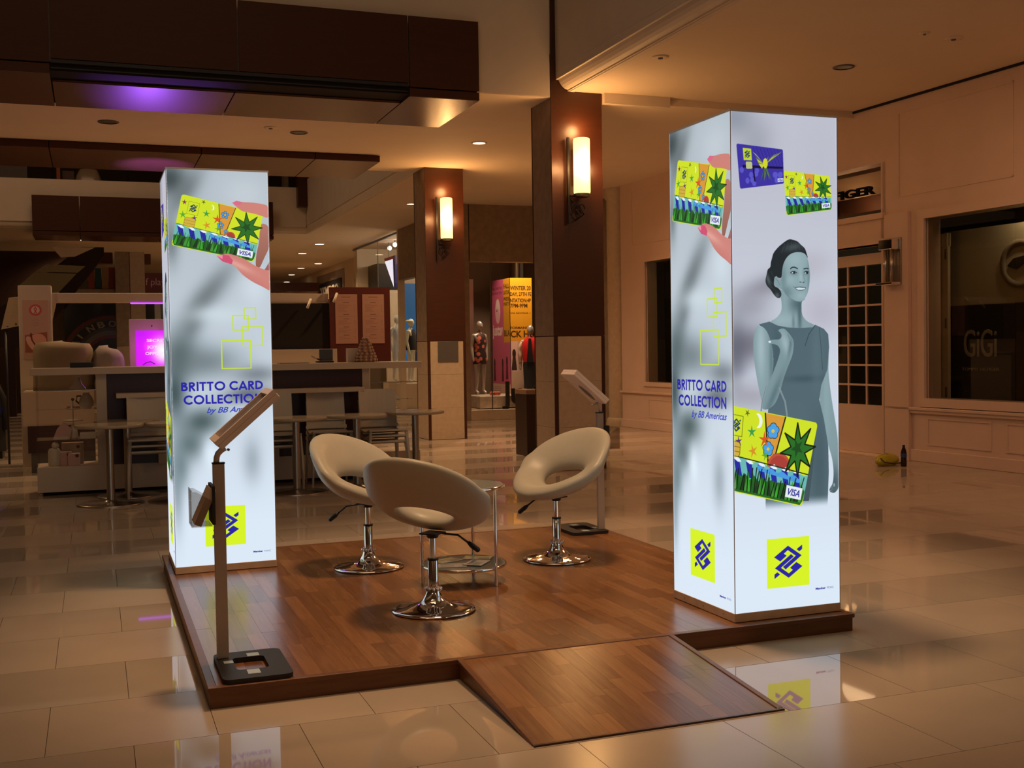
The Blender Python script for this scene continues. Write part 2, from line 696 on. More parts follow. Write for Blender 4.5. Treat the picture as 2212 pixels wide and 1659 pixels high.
def quadmap(bl, br, tr, tl):
    def f(u, v):
        return ((bl[0] * (1 - u) + br[0] * u) * (1 - v) + (tl[0] * (1 - u) + tr[0] * u) * v,
                (bl[1] * (1 - u) + br[1] * u) * (1 - v) + (tl[1] * (1 - u) + tr[1] * u) * v)
    return f


def rrect(n=6, rx=.03, ry=.05):
    pts = []
    for cx, cy, a in ((1 - rx, ry, -90), (1 - rx, 1 - ry, 0), (rx, 1 - ry, 90), (rx, ry, 180)):
        pts += arc(cx, cy, rx, ry, a, a + 90, n)
    return pts


def star(P, M, x, y, r, c, k=5, rot=.3, inner=.38, asp=1.6, line=None):
    pts = []
    for i in range(2 * k):
        a = rot + PI * i / k
        q = r if i % 2 == 0 else r * inner
        pts.append(M(x + q * math.cos(a), y + q * asp * math.sin(a)))
    P.poly(pts, c)
    if line:
        P.line(pts, line, (20, 30, 20), closed=True)


def pay_card(P, tl, tr, br, bl, s=1.):
    """bright bank card: a plain stand-in pattern in the same colours"""
    M = quadmap(bl, br, tr, tl)
    lw = .0022 * s
    P.poly([M(*p) for p in rrect()], (214, 232, 44))
    # orange wedge and right panel
    P.poly([M(*p) for p in ((.45, .99), (.66, .99), (.60, .40), (.53, .40))], (224, 158, 60))
    P.line([M(.45, .99), M(.54, .40)], lw * 1.4, (25, 35, 20))
    P.line([M(.66, .99), M(.59, .40)], lw * 1.4, (25, 35, 20))
    for x, y, r in ((.55, .80, .05), (.52, .58, .045), (.60, .48, .03)):
        for rr, c in ((.0088, (20, 50, 90)), (.0074, (80, 165, 235))):
            for i in range(5):
                a = 2 * PI * i / 5 + .4
                q = M(x + r * .62 * math.cos(a), y + r * 1.05 * math.sin(a))
                P.ell(q[0], q[1], rr * s * r / .05, rr * s * r / .05, c)
        q = M(x, y)
        P.ell(q[0], q[1], .004 * s * r / .05, .004 * s * r / .05, (230, 200, 60))
    q = M(.66, .40)
    P.ell(q[0], q[1], .030 * s, .030 * s, (196, 84, 60))
    P.ell(q[0], q[1], .024 * s, .024 * s, (176, 66, 58))
    # sea
    top = [(x / 24., .42 - .05 * x / 24. + .018 * math.sin(x * 1.3)) for x in range(25)]
    P.poly([M(*p) for p in top + [(1, .1), (0, .1)]], (110, 190, 185))
    for j in range(7):
        x = .02 + j * .135
        P.poly([M(x, .40 - .04 * x), M(x + .07, .36), M(x + .11, .2), M(x + .05, .2)], (38, 45, 165))
        P.poly([M(x, .40 - .04 * x), M(x + .05, .42), M(x + .09, .37), M(x + .05, .36)], (240, 250, 255))
    P.poly([M(*p) for p in [(x / 24. * .5 + .42, .36 - .04 * x / 24. + .014 * math.sin(x * 1.0)) for x in range(25)] + [(.92, .26), (.42, .31)]], (75, 160, 232))
    P.line([M(x / 24., .43 - .05 * x / 24.) for x in range(25)], lw, (25, 35, 20))
    # greenery along the bottom
    P.poly([M(*p) for p in [(.012, .06), (.03, .012), (.97, .012), (.992, .06), (1, .22)] + [(1 - x / 20., .17 + .07 * abs(math.sin(x * 1.7))) for x in range(21)]], (40, 105, 40))
    rnd = random.Random(5)
    for i in range(24):
        x = .03 + i * .04
        hgt = .16 + .14 * rnd.random()
        c = [(60, 170, 50), (35, 95, 40), (30, 60, 35), (70, 150, 60)][i % 4]
        P.poly([M(x - .018, .04), M(x + .022, .04), M(x + .05 * (rnd.random() - .5), .04 + hgt)], c)
        P.line([M(x - .018, .04), M(x + .05 * (rnd.random() - .5), .04 + hgt)], lw, (15, 25, 15))
    # big green burst
    star(P, M, .84, .64, .19, (44, 115, 42), 8, .25, .42, 1.7, lw * 1.4)
    star(P, M, .83, .66, .07, (30, 80, 35), 5, .9, .4, 1.7)
    for x, y, r, c in ((.05, .86, .035, (120, 40, 90)), (.33, .74, .05, (60, 160, 80)), (.47, .68, .065, (220, 90, 40)), (.36, .52, .055, (220, 150, 40)), (.06, .62, .05, (90, 170, 60)), (.5, .5, .045, (100, 170, 50)), (.2, .60, .04, (90, 50, 140)), (.27, .95, .03, (90, 110, 40))):
        star(P, M, x, y, r, c, 5, x * 9, .3)
    # moon
    q = M(.385, .885)
    P.ell(q[0], q[1], .011 * s, .016 * s, (245, 250, 250), 1, .1)
    P.ell(q[0] - .007 * s, q[1] + .001, .010 * s, .015 * s, (214, 232, 44), 1, .1)
    # emblem and chip
    L1 = lambda u, v: M(.10 + .13 * u, .66 + .24 * v)
    P.line([L1(0, 0), L1(1, 0), L1(1, 1), L1(0, 1)], lw * .7, (120, 130, 30), 1, True)
    logo(P, L1, (35, 60, 100))
    C = lambda u, v: M(.09 + .13 * u, .42 + .17 * v)
    P.poly([C(*p) for p in rrect(4, .2, .2)], (216, 180, 70))
    P.line([C(*p) for p in rrect(3, .2, .2)], lw * .6, (120, 90, 20), 1, True)
    for v in (.33, .66):
        P.line([C(0, v), C(1, v)], lw * .6, (120, 90, 20))
    # payment badge
    V = lambda u, v: M(.78 + .19 * u, .07 + .14 * v)
    P.poly([V(0, 0), V(1, 0), V(1, 1), V(0, 1)], (240, 245, 250))
    P.text('VISA', .12, .22, .56, (45, 50, 150), .76, .02, .25, V)


def blue_card(P, tl, tr, br, bl, s=1.):
    M = quadmap(bl, br, tr, tl)
    P.poly([M(*p) for p in rrect()], (62, 52, 165))
    rnd = random.Random(3)
    for i in range(26):
        x, y = .06 + rnd.random() * .88, .08 + rnd.random() * .4
        if .42 < x < .75:
            continue
        q = M(x, y)
        P.ell(q[0], q[1], .011 * s, .014 * s, (92, 88, 205))
    for i in range(9):
        x = .35 + i * .075
        P.line([M(x, .97), M(min(x + .13, .99), .52)], .002, (40, 36, 110))
    P.poly([M(.10, .47), M(.99, .43), M(.99, .49), M(.10, .53)], (22, 18, 60))
    P.poly([M(.31, .5), M(.34, .5), M(.36, .12), M(.33, .14)], (22, 18, 60))
    for k in range(7):
        P.poly([M(.58, .55), M(.33 + .02 * k, .86 - .05 * k), M(.40 + .02 * k, .80 - .06 * k)], [(205, 222, 60), (190, 200, 60), (150, 160, 50)][k % 3])
        P.poly([M(.60, .55), M(.98 - .05 * k, .95 - .03 * k), M(.90 - .05 * k, .84 - .04 * k)], [(205, 222, 60), (120, 150, 60), (190, 200, 60)][k % 3])
        P.poly([M(.58, .5), M(.62, .5), M(.46 + .045 * k, .10 + .03 * (k % 2))], [(60, 110, 90), (40, 60, 90), (120, 140, 60)][k % 3])
    P.ell(*M(.60, .58), .013, .024, (214, 220, 50))
    L1 = lambda u, v: M(.13 + .18 * u, .64 + .28 * v)
    P.poly([L1(0, 0), L1(1, 0), L1(1, 1), L1(0, 1)], (196, 216, 60))
    logo(P, L1, (35, 60, 90))
    C = lambda u, v: M(.17 + .14 * u, .44 + .17 * v)
    P.poly([C(*p) for p in rrect(4, .2, .2)], (190, 200, 140))
    V = lambda u, v: M(.86 + .13 * u, .06 + .10 * v)
    P.poly([V(0, 0), V(1, 0), V(1, 1), V(0, 1)], (235, 240, 250))
    P.text('VISA', .1, .2, .6, (45, 50, 150), .8, .02, .25, V)


FW, FH = .592, 2.3587


def base_print(tint):
    P = Print(FW, FH, 640)
    g = np.linspace(0, 1, P.H)[:, None, None]
    lo = np.array((226, 240, 255), np.float32)
    hi = np.array(tint, np.float32)
    t = np.clip((g - .10) / .75, 0, 1)  # brighter LED light at the foot is put into the print tone
    P.a[:] = lo * (1 - t) + hi * t
    return P


def member(P, x, y, wd):
    P.text('Member', x, y, .0095, (52, 52, 150), wd * .55, .035)
    P.text('FDIC', x + wd * .62, y, .0095, (110, 120, 170), wd * .38)


# print with the hand and card
A = base_print((186, 197, 206))
for cx, cy, rx, ry, c, a, an in (
        (.02, 2.30, .10, .10, (80, 95, 98), .75, 0), (.10, 2.22, .05, .16, (120, 134, 138), .5, -.6), (.02, 1.93, .04, .12, (110, 125, 130), .5, 0),
        (.22, 1.62, .06, .22, (115, 128, 132), .55, -.7), (.14, 1.45, .05, .13, (120, 134, 140), .5, -.5), (.30, 1.50, .16, .05, (205, 218, 226), .8, 0),
        (.06, 1.26, .09, .12, (105, 125, 128), .7, 0), (.20, 1.22, .18, .09, (128, 145, 150), .6, 0), (.02, 1.04, .06, .16, (85, 108, 112), .8, 0),
        (.44, 1.02, .13, .05, (120, 132, 140), .7, .1), (.50, 1.14, .12, .05, (135, 146, 156), .6, 0), (.17, .86, .11, .08, (95, 118, 120), .75, .1),
        (.10, .73, .08, .09, (105, 128, 132), .65, 0), (.22, .66, .04, .09, (225, 240, 252), .8, 0), (.04, .60, .05, .12, (120, 145, 150), .6, 0),
        (.46, .62, .05, .12, (170, 188, 200), .5, 0), (.45, 2.22, .12, .10, (200, 210, 218), .6, 0), (.02, .45, .03, .2, (150, 172, 182), .5, 0),
        (.50, 1.66, .08, .10, (210, 222, 232), .7, 0)):
    A.blob(cx, cy, rx * 1.12, ry * 1.12, [v * (.84 if sum(c) < 560 else 1.02) for v in c], min(1, a * 1.3), None, an)
skin, skin2 = (212, 134, 124), (160, 100, 90)
bf = sm([(0.5385,2.0555),(0.5945,2.0395),(0.5955,1.9135),(0.5605,1.8445),(0.5305,1.7775),(0.5055,1.7895),(0.5135,1.8695),(0.5335,1.9455)])
A.poly(bf, (150, 98, 84), 1, (186, 124, 110))
A.poly([(0.5955,1.8285),(0.5995,1.7655),(0.5595,1.7705)], (160, 100, 95))
pay_card(A, *[(0.0875,2.2135),(0.5595,2.1075),(0.4975,1.8175),(0.0205,1.9115)])
fi = sm([(0.3765,2.1705),(0.4015,2.1805),(0.4355,2.1765),(0.5015,2.1755),(0.5515,2.1695),(0.5915,2.1595),(0.5925,2.0815),(0.5585,2.0935),(0.5165,2.1065),(0.4755,2.1145),(0.4345,2.1215),(0.4065,2.1425)])
A.poly(fi, skin, 1)
A.blob(.50, 2.02, .09, .012, (246, 190, 180), .6, fi, -.1)
A.blob(.47, 1.98, .10, .014, (176, 84, 84), .6, fi, -.3)
A.poly([(0.3765,2.1705),(0.4025,2.1835),(0.4395,2.1765),(0.4185,2.1565),(0.3945,2.1585)], (226, 110, 140))
A.blob(.40, 2.035, .02, .006, (240, 160, 175), .7, [(0.3765,2.1705),(0.4025,2.1835),(0.4395,2.1765),(0.4185,2.1565),(0.3945,2.1585)])
th = sm([(0.2795,1.8515),(0.3135,1.8605),(0.3465,1.8675),(0.3955,1.8545),(0.4445,1.8355),(0.4935,1.8005),(0.5595,1.7705),(0.5995,1.7675),(0.5975,1.6375),(0.5485,1.6675),(0.4905,1.6955),(0.4335,1.7345),(0.4015,1.7715),(0.3735,1.8005),(0.3125,1.8185)])
A.poly(th, skin, 1)
A.blob(.40, 1.80, .10, .018, (244, 188, 176), .6, th, -.45)
A.blob(.50, 1.67, .14, .03, (190, 110, 108), .6, th, -.5)
A.poly([(0.2795,1.8515),(0.3135,1.8605),(0.3505,1.8545),(0.3745,1.8255),(0.3655,1.8025),(0.3125,1.8185)], (214, 84, 118))
A.poly([(0.2795,1.8515),(0.3135,1.8605),(0.3135,1.8335)], (238, 150, 170))
for q in ([(0.4335,1.5405),(0.5025,1.5425),(0.4995,1.4745),(0.4315,1.4735)], [(0.3645,1.4945),(0.4565,1.4955),(0.4545,1.4075),(0.3645,1.4065)], [(0.4225,1.4275),(0.5385,1.4285),(0.5395,1.3135),(0.4205,1.3135)], [(0.2965,1.3445),(0.4665,1.3435),(0.4665,1.1765),(0.2945,1.1775)]):
    x0, x1 = (q[0][0] + q[3][0]) / 2, (q[1][0] + q[2][0]) / 2
    y0, y1 = (q[2][1] + q[3][1]) / 2, (q[0][1] + q[1][1]) / 2
    A.line([(x0, y0), (x1, y0), (x1, y1), (x0, y1)], .0065, LIMELINE, 1, True)
_q = [(0.0555,1.0475),(0.5345,1.0475),(0.5355,1.0985),(0.0565,1.0995)]
geo_text(A, 'BRITTO', _q[0][0], _q[0][1], _q[3][1] - _q[0][1], (_q[1][0] - _q[0][0]) * .535, BLUE, .20)
geo_text(A, 'CARD', _q[0][0] + (_q[1][0] - _q[0][0]) * .585, _q[0][1], _q[3][1] - _q[0][1], (_q[1][0] - _q[0][0]) * .415, BLUE, .20)
_q = [(0.0685,0.9675),(0.5325,0.9685),(0.5335,1.0195),(0.0695,1.0205)]
geo_text(A, 'COLLECTION', _q[0][0], _q[0][1], _q[3][1] - _q[0][1], _q[1][0] - _q[0][0], BLUE, .20)
_q = [(0.2005,0.9135),(0.5355,0.9085),(0.5355,0.9405),(0.2015,0.9465)]
A.text('by BB Americas', _q[0][0], _q[0][1], _q[3][1] - _q[0][1], (45, 60, 190), _q[1][0] - _q[0][0], .012, .38)
_s = [(0.1765,0.3485),(0.4125,0.3485),(0.4115,0.1115),(0.1745,0.1115)]
x0, x1, y0, y1 = (_s[0][0] + _s[3][0]) / 2, (_s[1][0] + _s[2][0]) / 2, (_s[2][1] + _s[3][1]) / 2, (_s[0][1] + _s[1][1]) / 2
A.poly([(x0, y0), (x1, y0), (x1, y1), (x0, y1)], LIME)
logo(A, lambda u, v: (x0 + (x1 - x0) * u, y0 + (y1 - y0) * v))
member(A, .455, .055, .105)

# print with the woman
B = base_print((196, 198, 212))
for cx, cy, rx, ry, c, a, an in (
        (.02, 2.33, .10, .08, (140, 150, 165), .6, 0), (.14, 2.22, .08, .10, (150, 156, 170), .4, -.4), (.20, 1.55, .16, .05, (140, 138, 152), .6, .3), (.10, 1.45, .10, .06, (155, 155, 168), .5, .1),
        (.07, 1.27, .14, .09, (118, 116, 130), .75, .1), (.02, 1.22, .05, .16, (105, 108, 124), .6, 0), (.16, 1.10, .12, .03, (215, 220, 236), .7, 0), (.10, 1.02, .13, .06, (165, 160, 172), .6, 0),
        (.50, 1.42, .12, .10, (192, 184, 200), .5, 0), (.45, 1.66, .10, .06, (200, 196, 210), .5, 0), (.08, .93, .12, .07, (200, 208, 220), .6, 0), (.12, .78, .14, .05, (178, 178, 190), .5, 0),
        (.50, 2.15, .1, .2, (205, 208, 222), .5, 0)):
    B.blob(cx, cy, rx * 1.1, ry * 1.1, [v * .93 for v in c], min(1, a * 1.15), None, an)
SK, SKD, SKL, DR, DRD = (134, 160, 166), (84, 110, 118), (172, 196, 202), (84, 106, 116), (56, 76, 86)
blue_card(B, *[(0.0308,2.2105),(0.2858,2.1945),(0.2898,2.0335),(0.0488,2.0005)])
pay_card(B, *[(0.2888,2.0955),(0.5488,2.0785),(0.5618,1.9175),(0.3028,1.8825)], .55)
B0 = B.a.copy()
# left arm hanging (right of the print) behind the dress
arm = sm([(0.5078,1.3095),(0.5348,1.2905),(0.5368,1.1945),(0.5338,1.1315),(0.5488,1.0165),(0.5708,0.9005),(0.5888,0.7975),(0.5888,0.6555),(0.5938,0.6235),(0.5918,0.5655),(0.5668,0.5385),(0.5378,0.5455),(0.5348,0.5625),(0.5568,0.5865),(0.5618,0.6445),(0.5538,0.7085),(0.5318,0.7735),(0.5098,0.8645),(0.4848,0.9675),(0.4818,1.0565),(0.5028,1.1315)])
B.poly(arm, SK, 1, SK, 1)
B.blob(*[(0.5228,1.0165)][0], .02, .25, (146, 172, 178), .7, arm)
B.blob(*[(0.5688,0.5865)][0], .03, .09, (66, 84, 92), .8, arm)
for q in ([(0.5378,0.5575),(0.5498,0.5635)], [(0.5438,0.5485),(0.5618,0.5555)], [(0.5538,0.5425),(0.5698,0.5505)]):
    B.line(q, .0025, (50, 68, 76))
B.ell(*[(0.5638,0.5795)][0], .006, .009, (140, 160, 166))
# neck and shoulders
neck = sm([(0.2728,1.5295),(0.2538,1.5295),(0.2718,1.4775),(0.2718,1.4265),(0.2428,1.3945),(0.2008,1.3765),(0.2338,1.3545),(0.3458,1.3435),(0.4528,1.3485),(0.4598,1.3605),(0.4128,1.3775),(0.3838,1.4095),(0.3828,1.4695),(0.3948,1.4895)])
B.poly(neck, SK)
B.blob(*[(0.2808,1.3865)][0], .08, .04, SKL, .6, neck)
nk = neck
B.blob(*[(0.3658,1.4615)][0], .05, .04, (76, 100, 108), .8, nk)
B.blob(*[(0.2908,1.4575)][0], .02, .10, (150, 176, 182), .5, nk)
B.blob(*[(0.3728,1.4095)][0], .012, .09, (74, 98, 106), .8, nk)
B.blob(*[(0.3368,1.3735)][0], .008, .04, (95, 120, 128), .7, nk)
# dress
dress = [(0.1488,1.3665),(0.2028,1.3785),(0.2468,1.3595),(0.3048,1.3495),(0.3788,1.3465),(0.4468,1.3495),(0.4628,1.3605),(0.5098,1.3415),(0.5348,1.3155),(0.5398,1.2525),(0.5288,1.1445),(0.4928,1.0685),(0.4808,0.9995),(0.5068,0.9025),(0.5308,0.7745),(0.5328,0.6455),(0.5228,0.4545),(0.1728,0.4775),(0.1758,0.8525),(0.2078,1.0635),(0.2238,1.2065),(0.1878,1.3255)]
B.poly(dress, (88, 112, 120), 1, DR)
B.blob(*[(0.4068,1.1025)][0], .12, .018, DRD, .5, dress)
B.blob(*[(0.2458,1.2255)][0], .03, .14, (70, 92, 102), .7, dress)
B.blob(*[(0.4678,1.2215)][0], .03, .20, (96, 120, 128), .6, dress)
B.blob(*[(0.4778,0.6805)][0], .05, .25, (66, 88, 98), .6, dress)
B.line([(0.4598,1.3585),(0.4238,1.3165),(0.4018,1.2605)], .005, DRD, .8)
B.line([(0.4838,1.3475),(0.4938,1.2465),(0.5008,1.1445)], .004, DRD, .6)
B.line([(0.1488,1.3665),(0.1878,1.3255),(0.2238,1.2065)], .004, DRD, .8)
# fade out of the skirt
_y0, _y1 = [(0.3268,0.4735)][0][1], [(0.3268,0.5395)][0][1]
_k = np.clip((np.arange(B.H) / B.k - _y0) / (_y1 - _y0), 0, 1)[:, None, None]
_k = _k * _k * (3 - 2 * _k)
B.a[:] = B0 * (1 - _k) + B.a * _k
# right upper arm and forearm
ua = sm([(0.1448,1.3645),(0.1808,1.3445),(0.2028,1.3065),(0.2198,1.2505),(0.2248,1.1755),(0.2078,1.0885),(0.1858,1.0395),(0.1628,0.9775),(0.1458,1.0405),(0.1288,1.1215),(0.1148,1.2085),(0.1118,1.2895),(0.1248,1.3445)])
B.poly(ua, SK)
B.blob(*[(0.1548,1.2575)][0], .025, .16, SKL, .8, ua)
B.blob(*[(0.2118,1.1945)][0], .012, .16, SKD, .6, ua)
fa = sm([(0.2468,1.3375),(0.2828,1.3485),(0.3158,1.3175),(0.3398,1.2865),(0.3338,1.2235),(0.3038,1.1615),(0.2808,1.1115),(0.2578,1.0375),(0.2288,0.9815),(0.1848,0.9585),(0.1558,0.9655),(0.1558,1.0025),(0.1858,1.0645),(0.2228,1.1385),(0.2528,1.2065),(0.2638,1.2435),(0.2458,1.2685),(0.1988,1.2745),(0.1918,1.2855),(0.2168,1.2925),(0.2608,1.2925),(0.2718,1.3095),(0.2648,1.3245)])
B.poly(fa, (128, 154, 160))
B.blob(*[(0.2898,1.2745)][0], .022, .06, SKL, .7, fa, .3)
B.blob(*[(0.2218,1.0255)][0], .018, .12, SKD, .7, fa, -.45)
B.blob(*[(0.3158,1.2495)][0], .01, .05, SKD, .6, fa, -.2)
B.line([(0.3048,1.3185),(0.3158,1.2925)], .002, SKD)
B.line([(0.3158,1.2865),(0.3228,1.2615)], .002, SKD)
B.ell(*[(0.2038,1.2825)][0], .008, .005, (225, 240, 245))
# hair
hair = sm([(0.3218,1.7715),(0.3428,1.7665),(0.3638,1.7615),(0.3828,1.7445),(0.4058,1.7285),(0.4178,1.6945),(0.4228,1.6785),(0.4058,1.7025),(0.3818,1.7105),(0.3488,1.7095),(0.3208,1.6995),(0.2998,1.6815),(0.2828,1.6535),(0.2758,1.6215),(0.2728,1.5855),(0.2538,1.5855),(0.2408,1.5975),(0.2288,1.5695),(0.2308,1.5455),(0.2538,1.5375),(0.2678,1.5215),(0.2718,1.5055),(0.2628,1.4895),(0.2438,1.4915),(0.2258,1.5095),(0.2118,1.5295),(0.1888,1.5495),(0.1818,1.5725),(0.1918,1.6085),(0.1948,1.6245),(0.2118,1.6365),(0.2128,1.6565),(0.2208,1.6805),(0.2278,1.7035),(0.2558,1.7325),(0.2838,1.7525),(0.3028,1.7645)])
face = sm([(0.2998,1.6815),(0.3208,1.7005),(0.3488,1.7105),(0.3818,1.7105),(0.4078,1.6985),(0.4218,1.6745),(0.4288,1.6425),(0.4328,1.6025),(0.4308,1.5705),(0.4258,1.5385),(0.4158,1.5065),(0.3988,1.4835),(0.3758,1.4715),(0.3468,1.4755),(0.3138,1.4895),(0.2908,1.5135),(0.2728,1.5335),(0.2538,1.5375),(0.2348,1.5495),(0.2298,1.5735),(0.2358,1.5915),(0.2538,1.5855),(0.2708,1.5735),(0.2728,1.6175),(0.2808,1.6495)])
B.poly(face, (142, 168, 174))
B.blob(*[(0.3488,1.6735)][0], .055, .045, (160, 186, 192), .8, face)
B.blob(*[(0.3198,1.5735)][0], .035, .03, (158, 184, 190), .7, face)
B.blob(*[(0.3808,1.5945)][0], .010, .04, (166, 192, 198), .7, face)
B.blob(*[(0.3808,1.5015)][0], .03, .018, (160, 186, 192), .7, face)
B.blob(*[(0.2818,1.5855)][0], .018, .06, (108, 134, 140), .7, face)
B.blob(*[(0.3008,1.5175)][0], .03, .03, (106, 132, 138), .8, face)
B.blob(*[(0.4258,1.5865)][0], .010, .10, (112, 138, 144), .7, face)
B.blob(*[(0.3408,1.6095)][0], .022, .012, (104, 130, 136), .7, face)
B.blob(*[(0.4098,1.6105)][0], .018, .012, (104, 130, 136), .7, face)
B.poly(hair, (36, 44, 48))
hc = hair
B.blob(*[(0.3398,1.7335)][0], .05, .018, (84, 96, 102), .7, hc, .2)
B.blob(*[(0.1988,1.5765)][0], .010, .03, (96, 110, 114), .7, hc, .3)
B.blob(*[(0.2468,1.5015)][0], .014, .014, (96, 110, 114), .7, hc, .8)
for q in ([(0.2928,1.7485),(0.2738,1.7045)], [(0.3118,1.7585),(0.2978,1.7125)], [(0.3308,1.7615),(0.3258,1.7175)], [(0.3498,1.7575),(0.3538,1.7195)], [(0.3688,1.7495),(0.3778,1.7185)], [(0.3868,1.7345),(0.3988,1.7105)], [(0.2128,1.6165),(0.2268,1.5925)], [(0.1938,1.5845),(0.2258,1.5535)], [(0.2118,1.5455),(0.2448,1.5215)]):
    B.line(q, .0018, (78, 90, 96), .7)
ear = sm([(0.2338,1.5915),(0.2478,1.5935),(0.2538,1.5775),(0.2608,1.5655),(0.2728,1.5535),(0.2728,1.5355),(0.2538,1.5375),(0.2378,1.5535),(0.2298,1.5735)])
B.poly(ear, (134, 160, 166))
B.line([(0.2398,1.5815),(0.2538,1.5695),(0.2628,1.5495)], .003, (96, 122, 128), .7)
# features
B.line([(0.3228,1.6295),(0.3318,1.6365),(0.3458,1.6375),(0.3628,1.6305)], .0055, (44, 60, 66))
B.line([(0.3978,1.6295),(0.4098,1.6325),(0.4238,1.6315)], .0050, (44, 60, 66))
B.ell(*[(0.3398,1.6115)][0], .0135, .0070, (60, 78, 84))
B.ell(*[(0.3398,1.6115)][0], .0105, .0042, (196, 214, 220))
B.ell(*[(0.3428,1.6115)][0], .0052, .0052, (24, 34, 38))
B.line([(0.3228,1.6105),(0.3318,1.6165),(0.3458,1.6175),(0.3578,1.6105)], .0030, (26, 36, 40))
B.ell(*[(0.4138,1.6115)][0], .0105, .0068, (60, 78, 84))
B.ell(*[(0.4118,1.6105)][0], .0075, .0038, (190, 210, 216))
B.ell(*[(0.4158,1.6115)][0], .0050, .0055, (24, 34, 38))
B.line([(0.3998,1.6145),(0.4098,1.6185),(0.4248,1.6165)], .0030, (26, 36, 40))
B.line([(0.3968,1.6025),(0.3988,1.5865),(0.4048,1.5725),(0.4008,1.5645),(0.3858,1.5645),(0.3728,1.5685)], .0022, (96, 122, 128), .9)
B.ell(*[(0.3768,1.5665)][0], .0035, .0022, (50, 68, 74))
B.ell(*[(0.3968,1.5655)][0], .0030, .0022, (50, 68, 74))
lips = sm([(0.3428,1.5415),(0.3668,1.5445),(0.3828,1.5455),(0.3958,1.5425),(0.4118,1.5425),(0.4068,1.5325),(0.3898,1.5255),(0.3668,1.5255),(0.3518,1.5315)])
B.poly(lips, (86, 110, 116))
B.poly([(0.3498,1.5375),(0.3708,1.5405),(0.3948,1.5385),(0.4068,1.5385),(0.3998,1.5315),(0.3828,1.5295),(0.3638,1.5295)], (212, 228, 234))
B.line([(0.3378,1.5455),(0.3438,1.5415)], .0025, (86, 110, 116))
B.line([(0.2908,1.5135),(0.3188,1.4895),(0.3518,1.4745),(0.3798,1.4715),(0.4038,1.4855)], .0028, (92, 118, 124), .6)
# hand bag strap and bag made of the card pattern
for q in ([(0.1528,0.9555),(0.1588,0.9985),(0.1708,1.0375),(0.1828,1.0735)], [(0.2978,0.9235),(0.2868,0.9945),(0.2678,1.0345),(0.2558,1.0615)]):
    B.line(q, .008, (150, 168, 174))
    B.line(q, .002, (90, 108, 114))
B.poly([(0.4358,0.8945),(0.4678,0.8835),(0.4458,0.7055),(0.4168,0.5105),(0.3808,0.5125)], (70, 88, 96))
pay_card(B, *[(-0.0652,0.9985),(0.4718,0.8865),(0.3768,0.4855),(-0.0842,0.6005)], 2.2)
_s = [(0.1778,0.3405),(0.4158,0.3405),(0.4178,0.1015),(0.1788,0.1045)]
x0b, x1b, y0b, y1b = (_s[0][0] + _s[3][0]) / 2, (_s[1][0] + _s[2][0]) / 2, (_s[2][1] + _s[3][1]) / 2, (_s[0][1] + _s[1][1]) / 2
B.poly([(x0b, y0b), (x1b, y0b), (x1b, y1b), (x0b, y1b)], LIME)
logo(B, lambda u, v: (x0b + (x1b - x0b) * u, y0b + (y1b - y0b) * v))
member(B, .452, .075, .105)
M_ARTA = A.material('hand_print', .93, .25)
M_ARTB = B.material('woman_print', .93, .25)
# ------------------------------------------------------------------ floor
floor = struct(box('floor', (-9, -7, -.30), (14, 45, -.006), M_FLOORB))
TP = .5885
rnd = random.Random(2)
near, far_ = [], []
tm = {}
for p in (0, 1):
    tm[p] = MB().box((-TP / 2 + .0012, -TP / 2 + .0012, -.006), (TP / 2 - .0012, TP / 2 - .0012, 0)).build('floor_tile', M_POL if p == 0 else M_HON, floor)
camp = Vector((-.392, -4.511))
fd = Vector((.3483, .9373))
rd = Vector((.9373, -.3483))
cells = []
for r in range(-12, 76):
    yc = -.31 + (r + .5) * TP
    off = 0 if r % 2 == 0 else TP / 2
    for c in range(-16, 26):
        xc = off + (c + .5) * TP
        if xc < -8.7 or xc > 13.6 or yc > 44.5 or yc < -6.7:
            continue
        cells.append((xc, yc, r % 2))
MFAR = [MB(), MB()]
inv = []
for xc, yc, pol in cells:
    d = Vector((xc, yc)) - camp
    z = d.dot(fd)
    s_ = d.dot(rd)
    covered = (0.1 < xc - TP / 2 and xc + TP / 2 < 2.95 and .1 < yc - TP / 2 and yc + TP / 2 < 3.0)
    seen = z > 3.3 and abs(s_) < z * .47 + .45 and not covered
    inv.append((z if seen else 1e3, xc, yc, pol))
inv.sort()
k = 0
first = {0: True, 1: True}
for z, xc, yc, pol in inv:
    p = 0 if pol else 1
    if k < 296 and z < 900:
        if first[p]:
            o = tm[p]
            first[p] = False
        else:
            o = tm[p].copy()
            COL.objects.link(o)
        o.location = (xc, yc, 0)
        k += 1
    else:
        MFAR[p].box((xc - TP / 2 + .0012, yc - TP / 2 + .0012, -.006), (xc + TP / 2 - .0012, yc + TP / 2 - .0012, 0))
for p, m in ((0, M_POL), (1, M_HON)):
    o = MFAR[p].build('far_floor_tiles', m, floor)
    o['kind'] = 'stuff'

# ------------------------------------------------------------------ ceilings and wells
ZC = 4.2
mb = MB()
mb.box((-9, 7.222, ZC), (9.6, 12.72, ZC + .2))
mb.box((-9, 7.25, ZC+.2), (9.6, 12.72, ZC + .5))
mb.box((4.42, 12.72, ZC), (9.6, 22.3, ZC + .5))
mb.box((-9, 22.31, ZC), (14, 45, ZC + .5))
mb.box((4.68, -7, ZC + .08), (9.6, 7.222, ZC + .5))
mb.box((-9, -7, ZC), (-5.5, 7.2, ZC + .5))
mb.box((-9, 12.72, ZC), (-7.0, 22.3, ZC + .5))
mb.box((9.6, 12, ZC), (14, 22.3, ZC + .5))
struct(mb.build('ceiling', M_CEIL))
